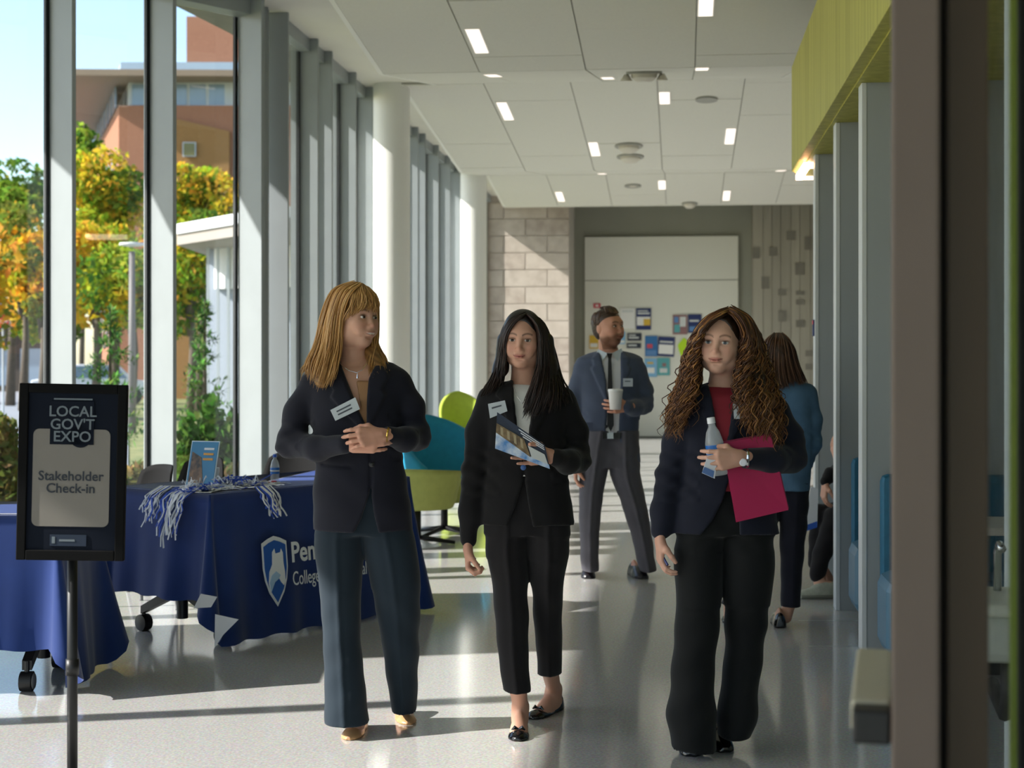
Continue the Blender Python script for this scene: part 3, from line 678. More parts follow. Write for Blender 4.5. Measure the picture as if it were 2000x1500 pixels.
# ================================================================== TABLES, SIGN, CHAIRS
def CW(xc, z, h=0.): return Vector((ct * xc - st * z, st * xc + ct * z, h))
def cx(px, z): return (px - 1000) / F * z
def cdir(a, b): return Vector((ct * a - st * b, st * a + ct * b, 0))
M_navy = mat('navy_tablecloth', '12306e', .75, spec=.25, var=.06, scale=5, sheen=.25, bump=.05, bscale=500)
M_lining = mat('white_cloth_lining', 'e6e8f0', .8)
M_blk = mat('black_metal', '141416', .45, spec=.5)
M_cast = mat('caster_grey', '7e7f80', .5)
def tablecloth(p0, ux, uy, L, D, H, drops, flare, label, nfold=26, seed=0):
    """p0 front-left corner, ux along the front, uy to the back; drops: hem heights of front, right, back, left"""
    R = np.random.default_rng(seed)
    path = []; rc = .03; N = 14
    cor = [(0, 0, math.pi), (L, 0, 1.5 * math.pi), (L, D, 0), (0, D, .5 * math.pi)]
    segs = [((0, 0), (L, 0), (0, -1), 0), ((L, 0), (L, D), (1, 0), 1), ((L, D), (0, D), (0, 1), 2), ((0, D), (0, 0), (-1, 0), 3)]
    for k, (a, b, n, i) in enumerate(segs):
        ln = math.hypot(b[0] - a[0], b[1] - a[1]); m = max(6, int(ln / .035))
        for j in range(m):
            t = (j + .5) / m; path.append(((a[0] + (b[0] - a[0]) * t, a[1] + (b[1] - a[1]) * t), n, drops[i], 0.))
        nn = segs[(k + 1) % 4][2]; i2 = segs[(k + 1) % 4][3]
        for j in range(7):
            t = (j + .5) / 7; v = (n[0] * (1 - t) + nn[0] * t, n[1] * (1 - t) + nn[1] * t); l = math.hypot(*v)
            path.append((b, (v[0] / l, v[1] / l), drops[i] * (1 - t) + drops[i2] * t, math.sin(t * math.pi)))
    rows = []
    ph = R.uniform(0, 6.28, 4)
    for r in range(13):
        q = r / 12; row = []
        for i, ((x, y), n, hem, corner) in enumerate(path):
            h = H - (H - hem) * q
            w = .5 * math.sin(i * .55 + ph[0]) + .35 * math.sin(i * .23 + ph[1]) + .25 * math.sin(i * 1.1 + ph[2])
            o = .012 + flare * q * (.55 + .45 * w) + corner * flare * 1.6 * q ** 1.3
            row.append(p0 + ux * (x + n[0] * o) + uy * (y + n[1] * o) + Vector((0, 0, h + .006 * q * math.sin(i * .9 + ph[3]))))
        rows.append(row)
    r0 = empty('tablecloth', Vector((p0.x, p0.y, 0)) + ux * L / 2 + uy * D / 2); tag(r0, label, 'tablecloth', 'navy tablecloths')
    m = MB(); m.grid(rows, closed=True); m.f = [f[::-1] for f in m.f]
    n0 = len(m.v); top = [tuple(p0 + ux * x + uy * y + Vector((0, 0, H + .004))) for (x, y), n, hem, c in path]
    m.v += top; k = len(top); m._f(tuple(range(n0, n0 + k)))
    for i in range(k): m._f((i, (i + 1) % k, n0 + (i + 1) % k, n0 + i)[::-1])
    m.build('cloth', M_navy, r0, smooth=True); return r0
def flip_table(p0, ux, uy, L, D, label):
    r = empty('flip_table', Vector((p0.x, p0.y, 0)) + ux * L / 2 + uy * D / 2); tag(r, label, 'table', 'folding tables under navy cloths')
    def P(x, y, h): return p0 + ux * x + uy * y + Vector((0, 0, h))
    MB().hexa([P(.02, .02, .74), P(L - .02, .02, .74), P(L - .02, D - .02, .74), P(.02, D - .02, .74), P(.02, .02, .77), P(L - .02, .02, .77), P(L - .02, D - .02, .77), P(.02, D - .02, .77)]).build('table_top', M_lam, r)
    for x in (.14, L - .14):
        MB().tube([P(x, D / 2, .1), P(x, D / 2, .74)], .03, 10).build('leg_post', M_blk, r, smooth=True, fix=True)
        f = MB()
        for s in (-1, 1):
            a, b = P(x, D / 2, .26), P(x, D / 2 + s * D * .42, .115)
            w = ux * .022; u = Vector((0, 0, .03))
            f.hexa([a - w - u, a + w - u, b + w - u * .7, b - w - u * .7, a - w + u, a + w + u, b + w + u * .7, b - w + u * .7])
        f.build('leg_foot', M_blk, r)
        for s in (-1, 1):
            c = P(x, D / 2 + s * D * .42, .045); Mx = Matrix((uy, Vector((0, 0, 1)), ux)).transposed()
            wh = MB().lathe([(.02, -.03), (.044, -.026), (.045, .026), (.02, .03)], c, 18, Mx).build('caster_wheel', M_blk, r, smooth=True, fix=True)
            MB().lathe([(.036, .029), (.034, .033), (.005, .034)], c, 18, Mx).build('wheel_cap', M_cast, wh, smooth=True).location = -rootloc(r) * 0
            MB().tube([c + Vector((0, 0, .03)), c + Vector((0, 0, .09))], .012, 8).build('caster_stem', M_blk, r)
    return r
# table in the middle: front-left corner at the pixel where its cloth turns
z1 = 7.79; T1 = CW(cx(410, z1), z1); ux1 = cdir(.615, .788); uy1 = cdir(-.788, .615); L1_, D1 = 1.50, .76; HT = .785
flip_table(T1, ux1, uy1, L1_, D1, 'folding table on casters under the navy cloth with the crest')
c1 = tablecloth(T1, ux1, uy1, L1_, D1, HT, (.02, .03, .25, .24), .075, 'navy tablecloth with white crest and lettering behind the blonde woman', seed=3)
z2 = 6.72; T2 = CW(cx(104, z2) - 1.75, z2); ux2 = cdir(1, .02); uy2 = cdir(-.02, 1)
flip_table(T2, ux2, uy2, 1.75, .62, 'folding table on casters at the left picture edge behind the check-in sign')
c2 = tablecloth(T2, ux2, uy2, 1.75, .62, HT, (.2, .015, .25, .2), .085, 'plain navy tablecloth at the left picture edge behind the check-in sign', seed=5)
# white flipped hem at the near corner of the first cloth
for k, (a, b, c, d) in enumerate((((392, 1160), (424, 1166), (412, 1186), (378, 1188)), ((420, 1200), (466, 1210), (436, 1240), (419, 1265)))):
    q = [W(px, py, 7.55 - .03 * k) for px, py in (a, b, c, d)]; m = MB(); m.quad(*q); m.quad(*[p + away * .006 for p in q][::-1])
    for i in range(4): m.quad(q[i], q[(i + 1) % 4], q[(i + 1) % 4] + away * .006, q[i] + away * .006)
    m.build('turned_hem', M_lining, c1)
# crest and words on the front of the cloth
nrm = -uy1; M_prn = mat('white_print', 'dfe4ea', .8); M_prb = mat('blue_print', '1d56a8', .8); M_prl = mat('light_blue_print', '9fc0e0', .8)
def front(s, h, out=.115): return T1 + ux1 * s - uy1 * (out) + Vector((0, 0, h))
Mf = Matrix.Identity(4)
for i in range(3): Mf[i][0] = ux1[i]; Mf[i][1] = uy1[i]; Mf[i][2] = (0, 0, 1)[i]
def fm(s, h, out=.0):
    q = (HT - h) / HT; o = .03 + .075 * q * 1.0 + .012 + out
    M = Mf.copy(); M.translation = T1 + ux1 * s - uy1 * o + Vector((0, 0, h)); tilt = Matrix.Rotation(-.095, 4, 'X'); return M @ tilt
def s_of(px, py0=1100):
    best = min(((abs(1000 + F * ((T1 + ux1 * s - uy1 * .07).x * ct + (T1 + ux1 * s - uy1 * .07).y * st) / ((T1 + ux1 * s - uy1 * .07).y * ct - (T1 + ux1 * s - uy1 * .07).x * st) - px), s) for s in np.linspace(0, L1_, 300)))
    return best[1]
s0, s1 = s_of(511), s_of(559); sw2 = (s1 - s0); smid = (s0 + s1) / 2; zc_ = 8.1; hc = CH - (1112 - HY) / F * zc_; hh = 136 / F * zc_ / 2
def shield(k): 
    pts = [(-.5, .82), (-.25, .93), (0, 1.0), (.25, .93), (.5, .82), (.5, .1), (.44, -.25), (.3, -.6), (0, -1.0), (-.3, -.6), (-.44, -.25), (-.5, .1)]
    return [(x * sw2 * k, y * hh * k) for x, y in pts][::-1]
MB().prism(shield(1.0), .003, fm(smid, hc)).build('crest_border', M_prn, c1)
MB().prism(shield(.88), .003, fm(smid, hc, .003)).build('crest_field', M_prb, c1)
lion = [(-.12, .55), (-.03, .64), (.0, .5), (.2, .52), (.24, .62), (.3, .5), (.3, .2), (.34, -.05), (.34, -.3), (.27, -.42), (.17, -.33), (.08, -.18), (-.05, -.25), (-.2, -.45), (-.28, -.6), (-.33, -.3), (-.28, .0), (-.15, .2)]
MB().prism([(x * sw2, y * hh) for x, y in lion][::-1], .003, fm(smid, hc, .006)).build('crest_animal_head', M_prn, c1)
MB().prism([(x * sw2, y * hh) for x, y in [(-.02, -.0), (.14, -.12), (.06, -.22), (-.1, -.3), (-.26, -.55), (-.3, -.3), (-.2, -.1)]], .003, fm(smid, hc, .009)).build('crest_shading', M_prl, c1)
text_mesh('PennState', .15, M_prn, fm(s_of(566), CH - (1094 - HY) / F * 8.2, .006) @ Matrix.Diagonal((.82, 1, 1, 1)), c1, align='LEFT', bold=.003)
text_mesh('College of the Liberal Arts', .105, M_prn, fm(s_of(566), CH - (1139 - HY) / F * 8.2, .006) @ Matrix.Diagonal((.62, 1, 1, 1)), c1, align='LEFT')
# ---- things on the tables
def top1(px, v, lift=0.): 
    """point on the first table top: s along the front for pixel column px, v towards the back"""
    s = s_of(px); return T1 + ux1 * s + uy1 * v + Vector((0, 0, HT + .006 + lift))
LY = [mat('lanyard_white', 'f4f5fa', .6), mat('lanyard_blue', '2f56c4', .6), mat('lanyard_silver', 'd3d8e0', .4)]
def lanyards(n, cpt, ax, bx, label, hang=None, seed=0, group='heaps of lanyards'):
    R = np.random.default_rng(seed); r = empty('lanyard_heap', cpt); tag(r, label, 'lanyards', group)
    for mi, m_ in enumerate(LY):
        m = MB()
        for i in range(n):
            if i % 3 != mi: continue
            a, b = R.uniform(-1, 1, 2); p = cpt + ax * a + bx * b; pts = [p]
            if hang:
                L = hang * R.uniform(.55, 1.); o = -uy1 * R.uniform(.02, .045) if hang > 0 else Vector((0, 0, 0))
                e = T1 + ux1 * ((p - T1).dot(ux1) + R.uniform(-.02, .02)); e.z = HT + .012
                out = -uy1 * R.uniform(.045, .07)
                pts = [p, e + Vector((0, 0, .006)), e + out + Vector((0, 0, -.03))]
                for k in range(1, 6): pts.append(e + out * (1 + .18 * k) + ux1 * .012 * math.sin(i + k * 1.3) + Vector((0, 0, -.03 - L * k / 5)))
            else:
                hh_ = .06 * (1 - abs(a)) * (1 - abs(b)) + .008
                for k in range(7):
                    p = p + ax * R.normal(0, .16) + bx * R.normal(0, .2); p.z = HT + .008 + hh_ * R.uniform(.2, 1.2); pts.append(p.copy())
            m.tube(pts, R.uniform(.003, .0055), 4, flat=.5)
        m.build('lanyard_cords', m_, r)
lanyards(150, top1(520, .18), ux1 * .19, uy1 * .1, 'heap of white and blue lanyards on the table below the brochure stand', seed=1)
lanyards(36, top1(445, .16), ux1 * .09, uy1 * .05, 'small heap of white and blue lanyards at the table corner', seed=4)
r_ = 8
lanyards(20, top1(533, .06), ux1 * .045, uy1 * .03, 'silver lanyards hanging over the front of the table', hang=.13, seed=2)
def hang_left():
    R = np.random.default_rng(9); p = T1 + uy1 * .2 + Vector((0, 0, HT)); r = empty('lanyard_heap', p); tag(r, 'long bunch of lanyards hanging over the left table side', 'lanyards', 'heaps of lanyards')
    for mi, m_ in enumerate(LY):
        m = MB()
        for i in range(46):
            if i % 3 != mi: continue
            v = R.uniform(.1, .42); e = T1 + uy1 * v + Vector((0, 0, HT + .014)); L = .26 * R.uniform(.25, 1.) * (1.1 - abs(v - .22) * 2); out = -ux1 * R.uniform(.05, .075)
            pts = [e + ux1 * R.uniform(.05, .15), e + ux1 * .02 + Vector((0, 0, .008)), e + out * .7 + Vector((0, 0, -.02))] + [e + out * (1 + .12 * k) + uy1 * .015 * math.sin(i * 2 + k * 1.4) + Vector((0, 0, -.02 - L * k / 5)) for k in range(1, 6)]
            m.tube(pts, R.uniform(.003, .006), 4, flat=.5)
        m.build('lanyard_cords', m_, r)
hang_left()
# brochure stand
p = top1(482, .3); r = empty('brochure_stand', p); tag(r, 'leaning acrylic stand with a blue brochure on the table', 'brochure stand')
Ms = Matrix.Translation(p + Vector((0, 0, .004))) @ Matrix.Rotation(TH - .35, 4, 'Z') @ Matrix.Rotation(-.28, 4, 'X')
Ms = Ms @ Matrix.Rotation(-.0, 4, 'Y')
MB().box(-.085, .085, 0, .004, 0, .25, Ms).build('acrylic_sheet', mat('acrylic', 'cfe0ea', .1), r)
MB().box(-.08, .08, -.003, -.0005, .01, .245, Ms).build('brochure', mat('brochure_blue', '2f7fae', .35), r)
MB().prism([(-.07, .02), (.02, .02), (-.01, .16), (-.07, .19)], .002, Ms @ Matrix.Translation((0, -.003, 0))).build('brochure_photo', mat('brochure_photo', '8c6a4c', .4, c2='3f3a36', scale=30), r)
for k in range(3): MB().box(.0, .06, -.005, -.003, .2 - k * .028, .212 - k * .028, Ms).build('brochure_heading', mat('brochure_orange', 'd99c3c', .4) if k else M_prn, r)
MB().hexa([Ms @ Vector(q) for q in ((-.085, 0, 0), (.085, 0, 0), (.085, .09, .02), (-.085, .09, .02), (-.085, 0, .004), (.085, 0, .004), (.085, .09, .024), (-.085, .09, .024))]).build('stand_foot', mat('acrylic', 'cfe0ea', .1), r)
# bottles, cup, pins
M_pet = glassmat('clear_plastic', (.92, .95, .97), 1., .05, .28); M_cap = mat('bottle_cap_blue', '2d5fc0', .4); M_capw = mat('bottle_cap_white', 'e8eaee', .4); M_lab = mat('bottle_label_blue', '1f6fc4', .4); M_water = glassmat('water', (.88, .94, .98), 1., .02)
def bottle(p, axis, scale, label, capm, tilt=None):
    r = empty('water_bottle', p); tag(r, label, 'bottle', 'plastic water bottles')
    Z = Vector(axis).normalized(); X = Z.orthogonal().normalized(); Mx = Matrix((X, Z.cross(X), Z)).transposed()
    k = scale
    prof = [(.0, 0), (.03, 0), (.033, .006), (.031, .02), (.033, .035), (.031, .05), (.033, .06), (.033, .115), (.030, .13), (.024, .155), (.013, .175), (.012, .19)]
    MB().lathe([(a * k, b * k) for a, b in prof], p, 20, Mx).build('bottle_body', M_pet, r, smooth=True)
    MB().lathe([(.0335 * k, .065 * k), (.0337 * k, .067 * k), (.0337 * k, .108 * k), (.0335 * k, .11 * k)], p, 20, Mx).build('bottle_label', M_lab, r, smooth=True)
    MB().lathe([(.0342 * k, .08 * k), (.0342 * k, .092 * k)], p, 20, Mx).build('label_stripe', M_prn, r, smooth=True)
    MB().lathe([(.0145 * k, .186 * k), (.0145 * k, .206 * k), (.012 * k, .208 * k)], p, 16, Mx).build('bottle_cap', capm, r, smooth=True, fix=True)
    return r
bottle(top1(617, .25), (0, 0, 1), .75, 'small water bottle with blue cap standing on the table beside the blonde woman', M_cap)
p = top1(538, .42); r = empty('drinking_cup', p); tag(r, 'clear plastic cup standing on the table before the black chair', 'cup')
MB().lathe([(.026, 0), (.034, .09), (.032, .09), (.025, .004)], p, 18).build('cup_wall', M_pet, r, smooth=True)
for k, (px, v) in enumerate(((590, .2), (603, .2), (597, .26))):
    p = top1(px, v); o = MB().lathe([(.018, 0), (.018, .012), (.012, .016)], p, 12).build('candy', mat('candy_red', 'b52c44', .35), smooth=True, loc=p); tag(o, ('left', 'right', 'rear')[k] + ' of the three small red wrapped candies near the water bottle', 'candy', 'red candies')
p = T2 + ux2 * 1.05 + uy2 * .25 + Vector((0, 0, HT + .007)); o = MB().box(p.x - .18, p.x + .12, p.y - .1, p.y + .12, p.z, p.z + .02).build('paper_stack', mat('paper_white', 'e9eaee', .6), bevel=.003, loc=tuple(p)); tag(o, 'stack of white papers on the left table', 'papers')
p = T2 + ux2 * 1.12 + uy2 * .04 + Vector((0, 0, HT + .007))
r = empty('clear_jar', T2 + ux2 * 1.0 + uy2 * .5 + Vector((0, 0, HT + .007))); tag(r, 'clear jar with silver lid on the left table at the picture edge', 'jar')
q = rootloc(r); MB().lathe([(.05, 0), (.055, .02), (.055, .1), (.04, .12)], q, 18).build('jar_body', M_pet, r, smooth=True); MB().lathe([(.042, .12), (.044, .145), (.01, .15)], q, 18).build('jar_lid', M_cast, r, smooth=True)
# ---- black shell chairs
M_shell = mat('black_plastic_shell', '161617', .85, spec=.2)
def shell_chair(px, z, rz, label):
    p = CW(cx(px, z), z); r = empty('shell_chair', p, rz); tag(r, label, 'chair', 'black shell chairs behind the table')
    def bld(m, n, **k): return m.build(n, k.pop('mt', M_shell), r, world=False, **k)
    rows = []                                            # back opens towards local -y
    for i in range(9):
        t = i / 8; h = .52 + .32 * t; w = .235 * (1 - .22 * t ** 2); row = []
        for j in range(13):
            a = (j / 12 - .5) * 2; drop = .045 * abs(a) ** 4 * t
            row.append((a * w, .2 + .07 * t - .075 * a * a, h - drop))
        rows.append(row)
    m = MB(); m.grid(rows); k = len(m.v); m.grid([[(x, y + .014, z_) for x, y, z_ in rw] for rw in rows][::-1])
    for j in range(12): m._f((8 * 13 + j, 8 * 13 + j + 1, k + j + 1, k + j)); m._f((j + 1, j, k + 104 + j, k + 105 + j))
    for i in range(8): m._f((i * 13, (i + 1) * 13, k + (7 - i) * 13, k + (8 - i) * 13)); m._f(((i + 1) * 13 + 12, i * 13 + 12, k + (8 - i) * 13 + 12, k + (7 - i) * 13 + 12))
    bld(m, 'backrest', smooth=True)
    rows = [[((j / 10 - .5) * .46 * (1 - .12 * (i / 8)), -.22 + .44 * i / 8, .45 - .03 * math.sin(math.pi * i / 8) * (1 - (j / 5 - 1) ** 2) + (.012 if i == 8 else 0)) for j in range(11)] for i in range(9)]
    m = MB(); m.grid(rows); m.grid([[(x, y, z_ - .018) for x, y, z_ in rw] for rw in rows][::-1]); bld(m, 'seat', smooth=True)
    for sx in (-1, 1):
        bld(MB().tube([(sx * .2, .2, .44), (sx * .225, .24, .6), (sx * .2, .27, .7)], .011, 8), 'back_post', mt=M_cast, smooth=True)
        for sy in (-1, 1):
            bld(MB().tube([(sx * .17, sy * .16, .435), (sx * .23, sy * .22, .012), (sx * .23, sy * .22, 0)], .012, 8), 'leg', mt=M_cast, smooth=True)
    return r
shell_chair(350, 9.75, TH + math.radians(-38), 'black shell chair behind the hanging lanyards, in the middle of three')
shell_chair(244, 9.05, TH + math.radians(-50), 'black shell chair half hidden by the check-in sign')
shell_chair(545, 10.35, TH + math.radians(-20), 'black shell chair beside the brochure stand and the blonde woman')
# ---- check-in sign on its stand
zs = 4.84; r = empty('sign_stand', CW(cx(140, zs), zs)); tag(r, 'black framed check-in sign on a floor pole', 'sign')
q = W(141, 922, zs); Mq = Matrix.Translation(q) @ Matrix.Rotation(TH + .06, 4, 'Z') @ Matrix.Rotation(.022, 4, 'Y'); kx = zs / F
def R2(x0, x1, y0, y1, a, b, nm, m, bev=0): return MB().box((x0 - 141) * kx, (x1 - 141) * kx, a, b, (922 - y1) * kx, (922 - y0) * kx, Mq).build(nm, m, r, bevel=bev)
R2(40, 243, 752, 1092, -.006, .012, 'sign_board', mat('sign_navy', '0a1220', .7, spec=.15), 0)
for x0, x1, y0, y1 in ((38, 56, 750, 1094), (227, 245, 750, 1094), (56, 227, 750, 768), (56, 227, 1074, 1094)): R2(x0, x1, y0, y1, -.014, .014, 'frame_bar', mat('sign_frame_black', '070708', .75, spec=.15), .003)
rr = []
for (x, y, a0) in ((66, 1028, math.pi), (214, 1028, 1.5 * math.pi), (214, 838, 0), (66, 838, .5 * math.pi)):
    for k in range(6):
        a = a0 + k / 5 * math.pi / 2; sx = 1 if x < 140 else -1; sy = -1 if y > 900 else 1
        rr.append(((x - 141 + sx * 12 + 12 * math.cos(a)) * kx, (922 - y - sy * 12 + 12 * math.sin(a)) * kx))
MB().prism(rr, .002, Mq @ Matrix.Translation((0, -.006, 0))).build('sign_panel', mat('sign_panel_white', '7b766f', .7), r)
R2(98, 182, 784, 868, -.0105, -.008, 'title_block', mat('sign_navy', '0a1220', .7, spec=.15)); MB().lathe([(22 * kx, 0), (22 * kx, .0025)], Mq @ Vector(((157 - 141) * kx, -.008, (922 - 852) * kx)), 20, Mq.to_3x3() @ Matrix.Rotation(math.pi / 2, 3, 'X')).build('title_disc', mat('sign_navy', '0a1220', .7, spec=.15), r)
M_tl = mat('sign_title_grey', '69737a', .6); M_td = mat('sign_text_dark', '1c2430', .6)
for t, y in (('LOCAL', 813), ("GOV'T", 838), ('EXPO', 862)): text_mesh(t, 29 * kx, M_tl, Mq @ Matrix.Translation((0, -.0112, (922 - y) * kx)), r, bold=.0006)
R2(104, 178, 778, 781, -.0085, -.006, 'small_print', M_tl)
for t, y in (('Stakeholder', 938), ('Check-in', 962)): text_mesh(t, 26 * kx, M_td, Mq @ Matrix.Translation((-.002, -.009, (922 - y) * kx)), r, bold=.0005)
R2(102, 172, 1044, 1066, -.0085, -.006, 'logo_plate', mat('sign_logo_blue', '0d2138', .7)); R2(120, 150, 1053, 1057, -.0095, -.008, 'small_print', M_tl); R2(106, 112, 1048, 1061, -.0095, -.008, 'small_print', M_tl)
b = CW(cx(136, zs) , zs + .03)
MB().tube([b + Vector((0, 0, .02)), b + Vector((0, 0, .5)), b + Vector((0, 0, .9))], .0165, 12).build('pole', M_blk, r, smooth=True)
MB().lathe([(.19, 0), (.19, .012), (.03, .025), (.02, .03)], b, 28).build('base', M_blk, r, smooth=True, fix=True)
MB().tube([b + Vector((0, 0, .47)), b + Vector((0, 0, .52))], .021, 12).build('pole_collar', M_blk, r, smooth=True)
# ---- lounge chairs
M_tq = mat('turquoise_fabric', '168fb4', .7, var=.05, scale=20); M_ol = mat('lime_fabric', 'a6ad5c', .75, var=.05, scale=20); M_lm = mat('bright_lime_fabric', 'a9bd3d', .7, var=.04, scale=20)
def lounge(px, z, rz, hb, shell, seat, label, w=.40):
    p = CW(cx(px, z), z); r = empty('lounge_chair', p, rz); tag(r, label, 'chair', 'swivel lounge chairs')
    rows = []; N = 29
    for i in range(9):
        t = i / 8; row = []
        for j in range(N):
            a = (j / (N - 1) - .5) * math.radians(250); b = abs(a) / math.radians(125)
            top = .58 + (hb - .58) * (1 - b ** 1.7) ** 1.1 if b < 1 else .58
            h = .30 + (top - .30) * t; rad = w * (.8 + .2 * t ** .7)
            row.append((rad * math.sin(a), rad * math.cos(a) * .95, h))
        rows.append(row)
    m = MB(); m.grid(rows); inn = [[(x * .87, y * .87, h) for x, y, h in rw] for rw in rows]; m.grid(inn[::-1])
    k = 9 * N
    for j in range(N - 1): m._f((8 * N + j, 8 * N + j + 1, k + j + 1, k + j))
    for j in (0, N - 1):
        for i in range(8): m._f((i * N + j, (i + 1) * N + j, k + (7 - i) * N + j, k + (8 - i) * N + j))
    m.build('chair_shell', shell, r, smooth=True, world=False)
    MB().lathe([(.05, .27), (w * .74, .29), (w * .86, .36), (w * .84, .43), (w * .6, .455), (.05, .46)], (0, -.02, 0), 26).build('seat_cushion', seat, r, smooth=True, world=False)
    m = MB(); m.tube([(0, 0, .05), (0, 0, .28)], .03, 10)
    for k in range(4): a = k * math.pi / 2 + .4; m.tube([(0, 0, .06), (.3 * math.cos(a), .3 * math.sin(a), .015)], [.022, .014], 8)
    m.build('swivel_base', M_blk, r, smooth=True, world=False)
    return r
lounge(868, 12.9, TH + math.radians(35), 1.0, M_tq, M_ol, 'turquoise lounge chair with lime seat behind the two women')
lounge(815, 12.2, TH + math.radians(160), .62, M_ol, M_ol, 'low olive lounge chair with rounded back beside the turquoise chair', .36)
lounge(908, 17.8, TH + math.radians(20), 1.10, M_lm, M_lm, 'bright lime lounge chair standing behind the turquoise one', .30)
# ---- papers pinned on the white board
PM = {c: mat('paper_' + c, c, .6) for c in ('1e2f63', 'e9e9e4', 'd8b13a', '2f6fa8', '7fb4d8', '59a5a8', 'b9e021', '2b3340', 'c94a5a', 'cfd3d0', '5b86b8', '8f6a6a')}
def paper(px, py, w, h, base, bits, label, rot=0., name='pinned_poster'):
    c = atY(px, py, 29.1); k = 29.1 / F * 1.0; r = empty(name, c); tag(r, label, 'poster', 'papers on the white board')
    M = Matrix.Translation(c) @ Matrix.Rotation(rot, 4, 'Y')
    MB().box(-w / 2 * k, w / 2 * k, -.004, .012, -h / 2 * k, h / 2 * k, M).build('sheet', PM[base], r)
    for i, (x0, x1, y0, y1, cc) in enumerate(bits):
        MB().box((x0 - .5) * w * k, (x1 - .5) * w * k, -.007 - .001 * i, -.003, (y0 - .5) * h * k, (y1 - .5) * h * k, M).build('printed_area', PM[cc], r)
paper(1257, 623, 29, 42, '1e2f63', [(.05, .95, .2, .6, 'e9e9e4'), (.5, .95, .2, .5, 'd8b13a'), (.1, .9, .72, .8, 'cfd3d0'), (.1, .8, .85, .9, 'cfd3d0')], 'navy and yellow poster above the man with the cup')
paper(1239, 658, 28, 15, '2b3340', [(.1, .8, .3, .5, 'cfd3d0'), (.1, .6, .65, .8, 'cfd3d0')], 'small dark card under the navy and yellow poster')
paper(1238, 675, 28, 10, '2b3340', [(.1, .7, .4, .7, 'cfd3d0')], 'narrow dark strip beneath the small dark card')
paper(1272, 676, 24, 40, '2f6fa8', [(.1, .9, .05, .3, '5b86b8'), (.15, .6, .4, .6, 'c94a5a')], 'blue poster with a small red mark left of the bright sun patch')
paper(1301, 677, 32, 38, '1e2f63', [(.06, .94, .12, .6, 'e9e9e4'), (.1, .9, .7, .78, 'cfd3d0')], 'navy and white poster in the sun patch', .06)
paper(1328, 634, 28, 38, '8f6a6a', [(.1, .5, .1, .5, '59a5a8'), (.5, .9, .4, .9, 'cfd3d0'), (.1, .4, .6, .9, '5b86b8')], 'multicoloured photo poster above the lime paper')
paper(1357, 632, 26, 36, '1e2f63', [(.1, .9, .1, .35, '5b86b8'), (.1, .8, .6, .7, 'cfd3d0')], 'dark blue poster touching the curly haired woman')
paper(1271, 718, 24, 36, '7fb4d8', [(.2, .8, .2, .5, 'e9e9e4'), (.2, .7, .7, .8, 'd8b13a')], 'light blue poster below the blue one')
paper(1296, 716, 24, 34, '59a5a8', [(.2, .8, .15, .4, 'cfd3d0'), (.4, .7, .5, .7, '8f6a6a')], 'teal poster below the sun patch')
paper(1226, 622, 28, 40, 'e9e9e4', [(.1, .9, .8, .9, 'cfd3d0')], 'plain white sheet left of the navy and yellow poster')
paper(1160, 668, 18, 26, 'd8b13a', [(.1, .9, .1, .4, 'e9e9e4')], 'yellow card left of the man\'s head')
paper(1166, 597, 14, 9, 'c94a5a', [(.3, .7, .3, .7, 'e9e9e4')], 'small red card at the board edge above the man')
paper(1215, 660, 12, 24, '7fb4d8', [(.1, .9, .1, .3, 'e9e9e4')], 'narrow light blue card beside the man\'s face')
c = atY(1336, 681, 29.1); k = 29.1 / F; pts = [(math.cos(a) * (11 + 2 * math.sin(3 * a)) * k, math.sin(a) * (19 + 2.5 * math.cos(4 * a)) * k) for a in np.linspace(0, 2 * math.pi, 22)[:-1]]
o = MB().prism(pts, .01, Matrix.Translation((0, 0, 0))); o.v = [tuple(Vector(v) + c) for v in o.v]; o = o.build('cutout_paper', PM['b9e021'], loc=tuple(c)); tag(o, 'bright lime cut-out paper right of the sun patch', 'poster', 'papers on the white board')
# small notice on the far partition edge
p = W(1591, 640, 10.6); r = empty('wall_notice', Vector((.9, 10.6, p.z))); tag(r, 'small dark blue notice on the edge of the far partition', 'notice'); MB().box(.892, .899, 10.57, 10.66, p.z - .06, p.z + .05).build('notice_card', PM['1e2f63'], r); MB().box(.890, .893, 10.575, 10.655, p.z + .02, p.z + .045).build('notice_heading', PM['c94a5a'], r)
